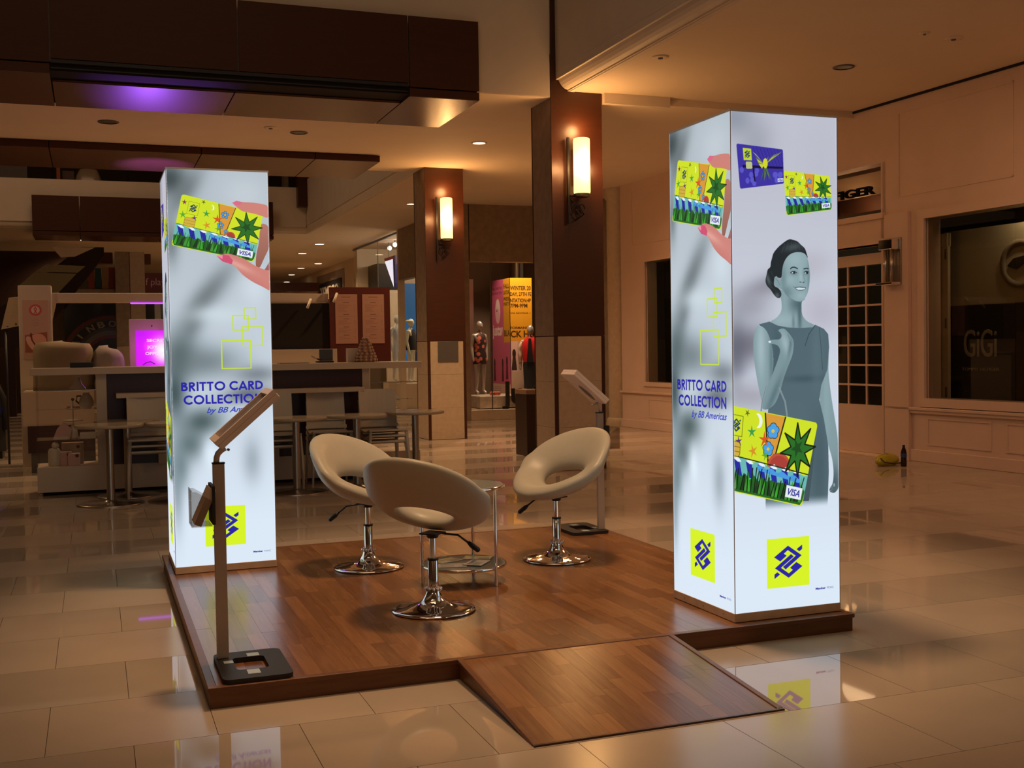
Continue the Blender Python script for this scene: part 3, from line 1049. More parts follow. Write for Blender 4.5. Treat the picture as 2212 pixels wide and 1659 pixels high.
# faces of the wells
struct(box('wall_well_far', (-5.5, 7.185, ZC+.001), (4.46, 7.198, 7.6), M_PAINT))
struct(box('wall_well_right', (4.54, -7, ZC + .20), (4.80, 7.2, 7.6), M_PAINT))
struct(box('wall_well_left', (-5.75, -7, ZC), (-5.5, 7.2, 7.6), M_PAINT))
struct(box('wall_parapet_right', (4.405, 12.72, ZC + .18), (4.419, 22.18, 5.44), M_PAINT))
struct(box('wall_parapet_far', (-7, 22.185, ZC + .14), (4.40, 22.295, 5.27), M_PAINT))
struct(box('wall_parapet_left', (-7.25, 12.72, ZC), (-7, 22.3, 5.44), M_PAINT))


def cornice(name, prof, a, b, axis):
    """profile (out, z) swept along axis 'y' at x=a.. or axis 'x'"""
    mb = MB()
    n = len(prof)
    vs = []
    for t in (a, b):
        for o, z in prof:
            vs.append((o, t, z) if axis == 'y' else (t, o, z))
    fs = [(i, (i + 1) % n, n + (i + 1) % n, n + i) for i in range(n)] + [tuple(range(n)), tuple(reversed(range(n, 2 * n)))]
    mb.add(vs, fs)
    o = mb.build(name, M_PAINT)
    bm = bmesh.new()
    bm.from_mesh(o.data)
    bmesh.ops.recalc_face_normals(bm, faces=bm.faces)
    bm.to_mesh(o.data)
    bm.free()
    return struct(o)


def cprof(x0, z0, x1, z1, s=1):
    """ogee from the wall face (x0,z0 top) to the ceiling edge (x1,z1 bottom)"""
    P = [(x0, z0), (x0 + .02 * s, z0 - .01), (x0 + .02 * s, z0 - .03)]
    for i in range(7):
        f = i / 6.
        P.append((x0 + .02 * s + (x1 - x0 - .03 * s) * (f ** 1.5), z0 - .03 - (z0 - z1 - .05) * math.sin(f * PI / 2)))
    P += [(x1 - .004 * s, z1 + .01), (x1, z1), (x1 + .06 * s, z1), (x1 + .06 * s, z0)]
    return P


cornice('trim_1', cprof(4.535, 4.475, 4.70, 4.272), -7, 7.19, 'y')
cornice('trim_2', cprof(4.415, 4.40, 4.45, 4.195, .5), 12.72, 22.2, 'y')
cornice('trim_3', cprof(22.195, 4.36, 22.30, 4.195), -7, 4.42, 'x')
struct(box('trim_4', (5.11, 7.14, 4.16), (5.95, 7.215, 4.279), M_PAINT))
# upper storey seen through the second well
struct(box('wall_upper_back', (-9, 30, 4.7), (9, 30.2, 8.5), mat('upper_wall', (.10, .07, .05), .7)))
struct(box('ceiling_upper', (-12, -9, 9.3), (14, 32, 9.5), mat('upper_ceiling', (.34, .25, .17), .8)))
struct(box('wall_upper_right', (9.0, -7, 4.7), (9.2, 30, 9.3), mat('upper_wall_warm', (.30, .22, .15), .8)))
struct(box('wall_upper_left', (-9.2, -7, 4.7), (-9.0, 30, 9.3), MATS['upper_wall_warm']))
struct(box('wall_far', (-9, 44.6, 0), (14, 44.8, 4.2), M_CEIL))
struct(box('wall_left', (-9.2, -7, 0), (-9.0, 45, 4.2), mat('left_wall', (.22, .15, .10), .6)))
struct(box('wall_behind', (-9, -7.2, 0), (14, -7.0, 9.3), MATS['left_wall']))

# ------------------------------------------------------------------ columns
def column(x, y, w_, d_, ztop, label, plaque=False):
    t = thing('column', label, 'column', (x, y, 0))
    box('core', (.015, .015, 0), (w_ - .015, d_, ztop), M_DKWOOD, t)
    WZ = 1.53
    box('wood_panel', (.0, .0, WZ), (w_, .014, ztop), M_DKWOOD, t)
    box('wood_trim', (0, 0, 0), (.042, .014, WZ - .004), M_DKWOOD, t)
    box('wood_trim', (w_ - .042, 0, 0), (w_, .014, WZ - .004), M_DKWOOD, t)
    for a, b in ((0.004, .49), (.492, 1.01), (1.012, WZ - .006)):
        box('stone_panel', (.044, -.002, a), (w_ - .044, .014, b), M_STONE, t, .0015)
        box('side_stone_panel', (-.002, .018, a), (.014, d_ - .03, b), M_STONE, t, .0015)
    box('side_wall_panel', (-.002, .018, WZ + .004), (.014, d_ - .03, ztop), M_TAUPE, t)
    box('back_edge_trim', (-.004, d_ - .028, 0), (.014, d_, ztop), M_DKWOOD, t)
    box('side_stone_panel', (w_ - .014, .018, 0), (w_ + .002, d_ - .03, WZ), M_STONE, t)
    box('side_wall_panel', (w_ - .014, .018, WZ + .004), (w_ + .002, d_ - .03, ztop), M_TAUPE, t)
    return t


column(4.476, 7.2, .625, .60, 4.30, 'tall dark wood column with stone foot rising beside the open well')
box('wood_riser', (0.0, 0, 4.30), (.14, .2, 7.6), M_DKWOOD, [o for o in COL.objects if o.name.startswith('column')][0])
column(4.437, 12.2, .621, .62, 4.2, 'dark wood column with grey plaque and pale stone foot by the café')
tag(box('wall_plaque', (4.60, 12.185, 1.205), (4.93, 12.196, 1.522), M_GREY), 'square grey plaque mounted on the farther column', 'plaque')


def sconce(x, y, z0, z1, label, power):
    t = thing('wall_sconce', label, 'wall lamp', (x, y, z0))
    h = z1 - z0
    r = .094
    prof = [(r * .96, 0), (r, .02), (r, h - .03), (r * .97, h - .005), (r * .9, h)]
    MB().lathe(prof, 28).build('glass_shade', M_SHADE, t)
    MB().lathe([(r * .4, -.045), (r * .75, -.04), (r * 1.0, -.02), (r * 1.02, -.002)], 24).build('lower_cup', M_STEEL, t)
    box('back_plate', (-.145, .062, -.33), (-.120, .090, h + .02), M_BLACK, t)
    box('bracket_bar', (-.12, .05, -.03), (.03, .09, -.012), M_BLACK, t)
    box('wall_mount', (-.06, .06, .1), (.06, .098, h - .1), M_BLACK, t)
    mb = MB()
    for k in range(3):
        c = (-.02 + .045 * (k - 1), 0, -.16 - .05 * (k % 2))
        mb.tube([(c[0] + .035 * math.cos(a), .07, c[2] + .05 * math.sin(a)) for a in [2 * PI * i / 14 for i in range(12)]], .006, 6)
    mb.tube([(-.12, .07, -.05), (-.03, .07, -.10), (.05, .07, -.22), (-.06, .07, -.30)], .007, 6)
    mb.build('scroll_work', M_BLACK, t)
    for q, d in (((x, y - .16, z0 + h * .5), 1.), ((x - .20, y - .08, z0 + h * .5), .35), ((x + .20, y - .08, z0 + h * .5), .35), ((x, y - .03, z1 + .12), .6)):
        light('POINT', 'sconce_glow', q, power * d, (1, .50, .18), None, .06)
    return t


sconce(4.79, 7.08, 3.12, 3.735, 'glowing cylinder wall lamp on the nearer wooden column', 14)
sconce(4.742, 12.08, 3.10, 3.72, 'glowing cylinder wall lamp on the farther wooden column', 12)

# ------------------------------------------------------------------ wooden canopies
def canopy(name, label, x0, x1, y0, y1, zb, zfront, joints, front=True, slot=None):
    t = thing(name, label, 'ceiling canopy', (x0, y0, zb))
    W, D = x1 - x0, y1 - y0
    js = [0] + [j - x0 for j in joints] + [W]
    box('carcass', (.02, .03, .03), (W - .02, D - .02, ZC - zb if not front else ZC - zb), M_GAP, t)
    for i in range(len(js) - 1):
        a, b = js[i] + .007, js[i + 1] - .007
        ys = slot[2] if slot and slot[0] <= i <= slot[1] else 0
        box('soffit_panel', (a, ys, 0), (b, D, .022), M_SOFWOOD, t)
        if not ys:
            box('edge_board', (a, -.012, 0), (b, .012, .085), M_SOFDK, t)
        if front:
            zlo = .10 if not ys else .14
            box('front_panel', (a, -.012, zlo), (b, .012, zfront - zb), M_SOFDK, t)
        elif ys:
            box('edge_board', (a, -.012, 0), (b, .012, .085), M_SOFDK, t)
    if slot:
        a, b = js[slot[0]] + .007, js[slot[1] + 1] - .007
        box('slot_liner', (a, slot[2] - .12, .040), (b, slot[2] - .004, .046), M_GREY, t)
        box('slot_back', (a, .014, .048), (b, slot[2], .06), mat('slot_dark', (.03, .028, .028), .5, .2), t)
        box('slot_front', (a, .0, .10), (b, .013, .135), MATS['slot_dark'], t)
    return t


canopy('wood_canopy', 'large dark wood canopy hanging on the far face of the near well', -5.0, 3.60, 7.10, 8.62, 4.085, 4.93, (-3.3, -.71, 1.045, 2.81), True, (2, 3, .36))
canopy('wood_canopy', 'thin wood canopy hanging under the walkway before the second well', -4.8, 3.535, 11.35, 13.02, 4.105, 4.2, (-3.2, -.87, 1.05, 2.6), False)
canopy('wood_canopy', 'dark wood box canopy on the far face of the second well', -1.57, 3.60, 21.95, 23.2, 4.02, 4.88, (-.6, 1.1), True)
# purple lamps grazing the canopy soffits
light('SPOT', 'purple_wash', (.35, 10.8, 2.25), 520, (.36, .10, 1), (.33, 8.25, 4.1), .05, 30, 1.)
light('SPOT', 'purple_wash', (.35, 10.95, 2.25), 1500, (.22, .10, 1), (.50, 12.4, 4.1), .05, 30, 1.)

# ------------------------------------------------------------------ ceiling fittings
def downlight(loc, label, lit=True, r=.085, group=None):
    t = thing('ceiling_light', label, 'ceiling light', loc, 0, group)
    MB().lathe([(r, -.012), (r + .022, -.010), (r + .024, 0)], 24, cap=False).build('trim_ring', M_CEIL if lit else M_GREY, t)
    MB().lathe([(.0005, -.006), (r, -.007)], 24, cap=False).build('lens', M_LAMP if lit else mat('dark_lens', (.12, .09, .06), .3, .5), t)
    return t


downlight((4.59, 10.03, ZC), 'lit recessed downlight left of the nearer column top', True)
downlight((5.38, 16.41, ZC), 'lit recessed downlight just left of the farther column')
downlight((-.155, 9.92, ZC), 'unlit recessed downlight at the left, between the two long canopies', False, .10)
downlight((2.14, 9.97, ZC), 'unlit recessed downlight at the middle, between the two long canopies', False, .09)
downlight((7.02, 5.35, ZC + .08), 'unlit recessed downlight above the storefront wall', False, .09)
downlight((-.68, 24.8, ZC), 'lit recessed downlight beyond the small dark box canopy', True, .11)
for p, lab in (((5.195, 24.77), 'small lit corridor downlight nearest the viewer'), ((5.24, 27.6), 'small lit corridor downlight second in depth, left of the nearest'), ((6.37, 31.2), 'small lit corridor downlight third in depth, further right'), ((6.18, 33.26), 'small lit corridor downlight fourth in depth'), ((6.4, 36.5), 'small lit corridor downlight fifth in depth'), ((6.9, 40.75), 'small lit corridor downlight farthest away and lowest')):
    downlight((p[0], p[1], ZC), lab, True, .12, 'downlights in the far corridor ceiling')
for x, y, z, lab in ((6.95, 4.05, ZC + .08, 'small dark ceiling sensor near the storefront wall'), (4.98, 5.55, ZC + .08, 'small round ceiling cover beside the cornice'), (1.75, 9.75, ZC, 'pale round speaker in the walkway ceiling'),
                     (7.35, 4.12, ZC + .08, 'flush white round cover above the storefront wall'), (3.52, 8.85, ZC, 'small sprinkler head beside the canopy end')):
    t = thing('ceiling_sensor', lab, 'ceiling sensor', (x, y, z))
    r = .05 if 'round' not in lab else .085
    MB().lathe([(r * .7, -.012), (r, -.008), (r, 0)], 20).build('cover_plate', M_CEIL, t)
    MB().lathe([(r * .25, -.022), (r * .3, -.012)], 12).build('sensor_head', M_GREY, t)

# ------------------------------------------------------------------ storefront wall on the right (turned three degrees)
RW = bpy.data.objects.new('wall_right_group', None)
TH3 = math.radians(3.0)
RM3 = Matrix.Rotation(TH3, 4, 'Z')


def place3(o):
    o.matrix_world = RM3 @ Matrix.Translation(o.location)
    return o


UW = 8.95
mb = MB()
# wall pieces around window, door and far window (u = UW faces the walkway)
YA, YB = -8.0, 12.80
holes = [(1.2, 5.56, .745, 2.82), (6.27, 7.72, .0, 2.60), (11.20 - 2.2, 11.96, .80, 2.81)]
ys = [YA] + [v for h in holes for v in h[:2]] + [YB]
mb.box((UW, YA, 0), (UW + .22, holes[0][0], 4.45))
mb.box((UW, holes[0][1], 0), (UW + .22, holes[1][0], 4.45))
mb.box((UW, holes[1][1], 0), (UW + .22, holes[2][0], 4.45))
mb.box((UW, holes[2][1], 0), (UW + .22, YB, 4.45))
for a, b, z0, z1 in holes:
    if z0 > 0:
        mb.box((UW, a, 0), (UW + .22, b, z0))
zt = 2.97
mb.box((UW, holes[0][0], holes[0][3]), (UW + .22, holes[0][1], 4.45))
mb.box((UW, holes[2][0], holes[2][3]), (UW + .22, holes[2][1], 4.45))
mb.box((UW, holes[1][0], 2.60), (UW + .22, holes[1][1], zt))
mb.box((UW, holes[1][0], 3.58), (UW + .22, holes[1][1], 4.45))
place3(struct(mb.build('wall_right', M_PINK)))


def s3(name, a, b, m, bevel=0):
    return place3(struct(box(name, a, b, m, None, bevel)))


s3('ceiling_shadow_gap', (UW - .03, YA, 4.255), (UW - .002, YB, 4.285), M_GAP)
s3('trim_5', (UW - .045, YA, .60), (UW, 6.20, .635), M_PINK, .006)
s3('trim_6', (UW - .03, YA, .565), (UW, 6.20, .60), M_PINK, .004)
s3('trim_7', (UW - .045, 7.80, .60), (UW, YB + .02, .635), M_PINK, .006)
s3('baseboard_right', (UW - .03, YA, 0), (UW, 6.20, .14), M_PINK, .006)
s3('baseboard_right', (UW - .03, 7.80, 0), (UW, YB + .01, .14), M_PINK, .006)
for y0, y1 in ((4.6, 5.55), (2.9, 4.4), (1.2, 2.7), (9.2, 10.3), (10.6, 11.9)):
    m = MB()
    for a, b in (((y0, .20), (y1, .22)), ((y0, .50), (y1, .52)), ((y0, .22), (y0 + .02, .50)), ((y1 - .02, .22), (y1, .50))):
        m.box((UW - .008, a[0], a[1]), (UW, b[0], b[1]))
    place3(struct(m.build('trim_8', M_PINK)))
for y0, y1, z0, z1 in ((4.3, 6.0, 3.12, 4.12), (8.0, 9.6, 3.12, 4.05), (9.9, 12.4, 3.12, 4.05)):
    m = MB()
    for a, b in (((y0, z0), (y1, z0 + .02)), ((y0, z1 - .02), (y1, z1)), ((y0, z0), (y0 + .02, z1)), ((y1 - .02, z0), (y1, z1))):
        m.box((UW - .008, a[0], a[1]), (UW, b[0], b[1]))
    place3(struct(m.build('trim_9', M_PINK)))
# pilaster between window and door
s3('trim_10', (UW - .045, 5.80, 0), (UW - .0005, 6.20, 2.93), M_PINK)

# window 1: big shop window
def frame3(u, y0, y1, z0, z1, wd, dp, m, name='window_frame', parent=None):
    mm = MB()
    mm.box((u - dp, y0 - wd, z0 - wd), (u + .02, y0, z1 + wd))
    mm.box((u - dp, y1, z0 - wd), (u + .02, y1 + wd, z1 + wd))
    mm.box((u - dp, y0, z0 - wd), (u + .02, y1, z0))
    mm.box((u - dp, y0, z1), (u + .02, y1, z1 + wd))
    o = mm.build(name, m, parent)
    return o


w1 = struct(MB().box((UW + .035, 1.2, .745), (UW + .043, 5.56, 2.82)).build('window_1', M_PANEDK))
frame3(UW, 1.2, 5.56, .745, 2.82, .10, .035, M_PINK, 'window_frame', w1)
place3(w1)
w2 = struct(MB().box((UW + .035, 9.0, .80), (UW + .043, 11.96, 2.81)).build('window_2', M_PANEDK))
frame3(UW, 9.0, 11.96, .80, 2.81, .07, .03, M_PINK, 'window_frame', w2)
place3(w2)
# dark shop interior behind both windows
M_INT = mat('shop_interior', (.10, .08, .06), .7)
s3('wall_shop_inner', (UW + 3.0, YA, 0), (UW + 3.1, YB, 4.2), M_INT)
s3('ceiling_shop', (UW + .22, YA, 2.95), (UW + 3.0, YB, 3.05), M_INT)
s3('wall_shop_far', (UW + .45, YB, 0), (UW + 3.0, YB + .1, 4.2), M_INT)

# display wall inside window 1 with white upper part, black lower part and lettering
M_DW = mat('display_wall_pale', (.40, .35, .26), .6)
M_DB = mat('display_wall_black', (.012, .011, .011), .5)
dw = thing('display_backdrop', 'two-tone display wall with raised lettering inside the big shop window', 'display wall')
box('upper_panel', (0, 0, 1.81), (.05, 3.77, 2.68), M_DW, dw)
box('lower_panel', (-.03, 0, 0), (.05, 3.77, 1.81), M_DB, dw)
MX = Matrix(((0, 0, -1, -.031), (-1, 0, 0, 3.428), (0, 1, 0, 1.222), (0, 0, 0, 1)))
solid_text('lettering', 'GiGi', .31, .012, mat('letter_silver', (.34, .31, .26), .5), dw, MX, .0, 0, .47)
MX = Matrix(((0, 0, -1, -.031), (-1, 0, 0, 3.463), (0, 1, 0, 1.062), (0, 0, 0, 1)))
solid_text('small_lettering', 'TOMMY HILFIGER', .034, .006, MATS['letter_silver'], dw, MX, .0, 0, .54)
pt = MB().lathe([(.20, 0), (.20, .02), (.265, .022), (.265, 0)], 40, cap=False, mtx=Matrix.Translation((-.002, 2.657, 2.235)) @ Matrix.Rotation(-PI / 2, 4, 'Y'))
pt.build('round_emblem_ring', mat('emblem_grey', (.24, .20, .15), .6), dw)
MB().prism([(-.17, -.02), (-.08, .06), (.06, .08), (.18, .05), (.18, -.01), (.06, .0), (-.05, -.06)], 0, .02, Matrix(((0, 0, -1, -.002), (-1, 0, 0, 2.657), (0, 1, 0, 2.235), (0, 0, 0, 1)))).build('emblem_leaf', M_DB, dw)
dw.matrix_world = RM3 @ Matrix.Translation((UW + .38, 1.9, 0))
sh_ = thing('window_shutter', 'narrow folded louvre door standing at the left inside the shop window', 'shutter')
box('stile', (0, .0, 0), (.04, .115, 2.35), mat('shutter_cream', (.60, .50, .34), .5), sh_)
for k in range(3):
    box('hinge', (-.008, .02, .45 + .8 * k), (0, .04, .57 + .8 * k), M_GREY, sh_)
box('top_rail', (-.01, .0, 2.20), (.05, .30, 2.35), MATS['shutter_cream'], sh_)
for k in range(8):
    box('shelf_bar', (0, .12, .25 + .27 * k), (.02, .30, .265 + .27 * k), M_GREY, sh_)
sh_.matrix_world = RM3 @ Matrix.Translation((UW + .24, 5.47, .3))
light('AREA', 'shop_window_lamp', tuple(RM3 @ Vector((UW + .20, 4.4, 2.92))), 14.0, (1, .76, .48), tuple(RM3 @ Vector((UW + .38, 4.5, 1.6))), .12)

light('POINT', 'shop_lamp', tuple(RM3 @ Vector((UW + 1.6, 10.4, 2.6))), 6, (.9, .85, .6), None, .1)
light('POINT', 'transom_lamp', tuple(RM3 @ Vector((UW + .40, 7.2, 3.15))), 4.0, (1, .64, .34), None, .22)
# door with glazing bars
dr = struct(box('door_1', (0, 0, 0), (.05, .10, 2.50), M_PINK))
box('door_stile', (0, 1.12, 0), (.05, 1.30, 2.50), M_PINK, dr)
box('top_rail', (0, .10, 2.36), (.05, 1.12, 2.50), M_PINK, dr)
box('kick_panel', (0, .10, 0), (.05, 1.12, .60), M_PINK, dr)
for k in range(1, 7):
    z = .60 + 1.76 * k / 7
    box('glazing_bar', (.005, .10, z - .012), (.045, 1.12, z + .012), M_PINK, dr)
for yy in (.10 + .34, .10 + .68):
    box('glazing_bar', (.008, yy - .012, .60), (.042, yy + .012, 2.36), M_PINK, dr)
for k in range(7):
    for j in range(3):
        z = .60 + 1.76 * k / 7
        box('pane', (.022, .10 + .34 * j + .012, z + .012), (.026, .10 + .34 * (j + 1) - .012, z + 1.76 / 7 - .012), M_PANEDK, dr)
for z in (.45, 1.12, 1.75, 2.3):
    box('hinge', (-.012, 1.295, z), (.0, 1.32, z + .12), M_GREY, dr)
dr.matrix_world = RM3 @ Matrix.Translation((UW + .16, 6.33, .015))
# door case: lining, transom ledge, sign window over the door
s3('trim_11', (UW - .03, 6.22, 2.60), (UW + .16, 7.78, 2.66), M_PINK)
s3('trim_12', (UW - .05, 6.22, 2.90), (UW + .20, 7.78, 2.97), M_PINK, .006)
s3('trim_13', (UW + .0, 7.70, 0), (UW + .20, 7.78, 3.58), M_PINK)
s3('trim_14', (UW + .0, 6.22, 0), (UW + .20, 6.30, 3.58), M_PINK)
w3 = struct(MB().box((UW + .10, 6.3, 2.97), (UW + .108, 7.7, 3.58)).build('window_3', M_PANE))
place3(w3)
s3('wall_transom_back', (UW + .70, 6.1, 2.9), (UW + .72, 7.9, 3.7), mat('transom_brown', (.16, .06, .03), .6))
s3('trim_15', (UW + .45, 6.6, 3.30), (UW + .50, 7.8, 3.58), mat('transom_pale', (.62, .42, .26), .6))
sg = thing('shop_sign', 'black raised shop lettering in the window above the glazed door', 'sign')
MX = Matrix(((0, 0, -1, 0), (-1, 0, 0, 1.25), (0, 1, 0, 0), (0, 0, 0, 1)))
solid_text('lettering', 'HILFIGER', .10, .03, mat('letter_black', (.01, .01, .01), .9, spec=.1), sg, MX, .03, 0, 1.20)
sg.matrix_world = RM3 @ Matrix.Translation((UW + .06, 6.40, 3.23))
# light slot mat at the door foot
s3('trim_16', (UW - .05, 6.30, 0.001), (UW + .2, 7.70, .012), M_PINE)

# polished wall lamp on the pilaster
t = thing('wall_lantern', 'polished metal box wall lamp mounted beside the glazed door', 'wall lamp')
box('back_plate', (-.02, -.13, 0), (0, .13, .56), M_STEEL, t, .003)
box('top_box', (-.13, -.10, .42), (-.02, .12, .54), M_CHROME, t, .006)
box('bottom_shelf', (-.16, -.13, .0), (-.02, .14, .03), M_CHROME, t, .004)
for yy in (-.05, .06):
    MB().tube([(-.08, yy, .03), (-.08, yy, .42)], .022, 12).build('glass_tube', M_STEEL, t)
box('side_bar', (-.05, .09, .03), (-.03, .11, .42), M_CHROME, t)
t.matrix_world = RM3 @ Matrix.Translation((UW - .046, 6.03, 2.08))

# round stone pilaster at the far end of the wall
pl = thing('stone_pilaster', 'rounded beige stone pilaster at the far end of the storefront wall', 'column', (8.40, 13.62, 0))
MB().lathe([(.20, 0), (.20, 4.0), (.235, 4.03), (.235, 4.06), (.26, 4.09), (.26, ZC)], 36).build('shaft', M_STONE, pl)
MB().lathe([(.24, 0), (.24, .10), (.215, .14)], 36).build('plinth', M_STONE, pl)
struct(box('wall_right_far', (8.70, 14.0, 0), (8.85, 16.4, ZC), M_TAUPE))

# yellow bag and drink bottle on the floor by the wall
bg_ = thing('yellow_bag', 'crumpled yellow plastic bag with dark cord lying on the floor by the wall', 'bag', (8.03, 5.97, 0), .3)
mb = MB()
n = 26
prof = []
rr_ = random.Random(4)
vs = []
for i in range(9):
    f = i / 8.
    for k in range(n):
        a = 2 * PI * k / n
        r = (.165 * (1 - .10 * math.sin(3 * a)) + .012 * rr_.uniform(-1, 1)) * (math.sin(PI * (f * .83 + .17)) ** .5)
        vs.append((1.15 * r * math.cos(a), .55 * r * math.sin(a), .002 + .135 * f + .006 * rr_.uniform(-1, 1) * (1 if i else 0)))
fs = []
for i in range(8):
    for k in range(n):
        fs.append((i * n + k, i * n + (k + 1) % n, (i + 1) * n + (k + 1) % n, (i + 1) * n + k))
fs.append(tuple(range(8 * n, 9 * n)))
mb.add(vs, fs, True)
mb.build('bag_body', mat('yellow_plastic', (.50, .42, .03), .35), bg_)
MB().tube([(-.18, -.05, .10), (-.15, -.085, .05), (-.02, -.11, .03), (.12, -.10, .02), (.24, -.06, .012), (.22, .0, .02), (.17, .02, .05)], .005).build('cord', M_BLACK, bg_)
bt = thing('drink_bottle', 'small dark cola bottle with blue label beside the yellow bag', 'bottle', (8.12, 5.78, 0))
MB().lathe([(.028, 0), (.032, .006), (.033, .06), (.031, .10), (.033, .15), (.026, .185), (.014, .215), (.013, .225)], 20).build('bottle_body', mat('cola', (.02, .008, .006), .08), bt)
MB().lathe([(.0335, .105), (.0335, .148)], 20, cap=False).build('label_band', mat('bottle_label', (.03, .06, .22), .4), bt)
MB().lathe([(.0145, .222), (.0145, .243)], 14).build('cap', M_BLACK, bt)
# ------------------------------------------------------------------ display platform with ramp
PW, PD, PH = 3.029, 3.119, .0832
plat = thing('display_platform', 'low square wooden platform with strip parquet carrying the glowing pillars', 'platform')
box('deck_core', (.012, .012, 0), (PW - .012, PD - .012, PH - .018), M_PEDGE, plat)
rnd = random.Random(11)
TN = .016
NP = 42
pw = (PW - .056) / NP
for i in range(NP):
    x0 = .028 + i * pw
    y = .028 - rnd.random() * .45
    ends = []
    while y < PD - .028:
        ln = .40 + rnd.random() * .25
        a, b = max(y, .028), min(y + ln, PD - .028)
        if b - a < .12 and ends:
            ends[-1][1] = b
        elif b > a:
            ends.append([a, b])
        y += ln
    for a, b in ends:
        dz = PH - rnd.random() * .0004
        o = MB().box((-pw / 2 + .0003, -(b - a) / 2 + .0004, -TN), (pw / 2 - .0003, (b - a) / 2 - .0004, 0)).build('plank', M_PLANK, plat)
        o.location = (x0 + pw / 2, (a + b) / 2, dz)
mb = MB()
prof = [(0, PH - .018), (0, PH - .003), (.003, PH + .001), (.028, PH + .001), (.028, PH - .018)]
for a, b in (((-.006, -.006, PH - .018), (PW + .006, .028, PH + .0015)), ((-.006, PD - .028, PH - .018), (PW + .006, PD + .006, PH + .0015))):
    pass
box('edge_nosing', (-.008, -.008, PH - .018), (PW + .008, .028, PH + .002), M_PEDGE, plat, .003)
box('edge_nosing', (-.008, PD - .028, PH - .018), (PW + .008, PD + .008, PH + .002), M_PEDGE, plat, .003)
box('edge_nosing', (-.008, .0285, PH - .018), (.028, PD - .0285, PH + .002), M_PEDGE, plat, .003)
box('edge_nosing', (PW - .028, .0285, PH - .018), (PW + .008, PD - .0285, PH + .002), M_PEDGE, plat, .003)
box('fascia_board', (0, 0, .0), (PW, .011, PH - .0185), M_PEDGE, plat)
box('fascia_board', (0, PD - .011, 0), (PW, PD, PH - .0185), M_PEDGE, plat)
box('fascia_board', (0, .0115, 0), (.011, PD - .0115, PH - .0185), M_PEDGE, plat)
box('fascia_board', (PW - .011, .0115, 0), (PW, PD - .0115, PH - .0185), M_PEDGE, plat)

RX0, RX1, RL = 1.0253, 2.0331, .8662
ramp = thing('access_ramp', 'sloping wooden parquet ramp leading up to the front of the platform', 'ramp', ((RX0 + RX1) / 2, -.009, 0))
rw = (RX1 - RX0) / 2
hh = PH - .001
mb = MB()
mb.add([(-rw + .012, 0, 0), (rw - .012, 0, 0), (rw - .012, 0, hh - .016), (-rw + .012, 0, hh - .016), (-rw + .012, -RL + .16, 0), (rw - .012, -RL + .16, 0)],
       [(0, 1, 2, 3), (0, 4, 5, 1), (3, 2, 5, 4), (0, 3, 4), (1, 5, 2)])
mb.build('ramp_core', M_PEDGE, ramp)
ang = math.atan2(hh - .004, RL)
RM = Matrix.Rotation(ang, 4, 'X')
N = 14
sl = math.hypot(RL, hh - .004)
pwr = (2 * rw - .02) / N
for i in range(N):
    x0 = -rw + .01 + i * pwr
    y = -sl + .006 - rnd.random() * .3
    while y < 0:
        ln = .34 + rnd.random() * .3
        a, b = max(y, -sl + .006), min(y + ln, 0)
        if b - a > .02:
            o = MB().box((-pwr / 2 + .0003, -(b - a) / 2 + .0004, -.010), (pwr / 2 - .0003, (b - a) / 2 - .0004, 0)).build('plank', M_PLANK, ramp)
            o.rotation_euler = (ang, 0, 0)
            o.location = (x0 + pwr / 2, (a + b) / 2 * math.cos(ang), hh + (a + b) / 2 * math.sin(ang))
        y += ln
for sx, nm in ((-1, 'l'), (1, 'r')):
    xa, xb = (sx * rw, sx * (rw - .010))
    MB().add([(xa, 0, 0), (xb, 0, 0), (xb, 0, hh - .012), (xa, 0, hh - .012), (xa, -RL, 0), (xb, -RL, 0), (xb, -RL, .002), (xa, -RL, .002)],
             [(0, 1, 2, 3), (4, 7, 6, 5), (3, 2, 6, 7), (0, 4, 5, 1), (0, 3, 7, 4), (1, 5, 6, 2)]).build('side_cheek', M_PEDGE, ramp)
    tr = MB().box((-.013, -sl, -.012), (.013, 0, .004)).build('edge_trim', M_PEDGE, ramp, .003)
    tr.location = (sx * (rw - .002), 0, hh)
    tr.rotation_euler = (ang, 0, 0)
box('toe_strip', (-rw - .01, -RL - .012, 0), (rw + .01, -RL, .007), M_DKWOOD, ramp)

# ------------------------------------------------------------------ glowing pillars
M_FRAME = mat('pillar_frame', (.62, .58, .56), .4)
M_CAP = mat('pillar_cap', (.7, .7, .7), .5)


def pillar(x, y, label, left, front, rx_=None):
    TW, PLH, TH = .592, .0413, 2.4
    t = thing('light_pillar', label, 'light box', (x, y, PH + .0022))
    box('base_plinth', (-.003, -.003, 0), (TW + .003, TW + .003, PLH), M_PINE, t, .002)
    for k in range(3):
        MB().cyl((0, 0), .004, 0, .002, 8, Matrix.Translation((-.003, .1 + .19 * k, .02)) @ Matrix.Rotation(-PI / 2, 4, 'Y')).build('screw_head', M_STEEL, t)
    e = .004
    z = PLH
    h = FH
    panel('front_light_panel', (0, 0, z), (1, 0, 0), (0, 0, 1), TW, h, front, t)
    panel('side_light_panel', (0, TW, z), (0, -1, 0), (0, 0, 1), TW, h, left, t)
    panel('side_light_panel', (TW, 0, z), (0, 1, 0), (0, 0, 1), TW, h, left, t)
    panel('back_light_panel', (TW, TW, z), (-1, 0, 0), (0, 0, 1), TW, h, front, t)
    for a in (0, TW):
        for b in (0, TW):
            box('corner_profile', (a - .0016, b - .0016, z), (a + .0016, b + .0016, z + h), M_FRAME, t)
    box('top_cap', (-.004, -.004, z + h), (TW + .004, TW + .004, z + h + .010), M_CAP, t)
    for c in t.children:
        if c.name.startswith('front_light') or c.name.startswith('side_light'):
            pass
    return t


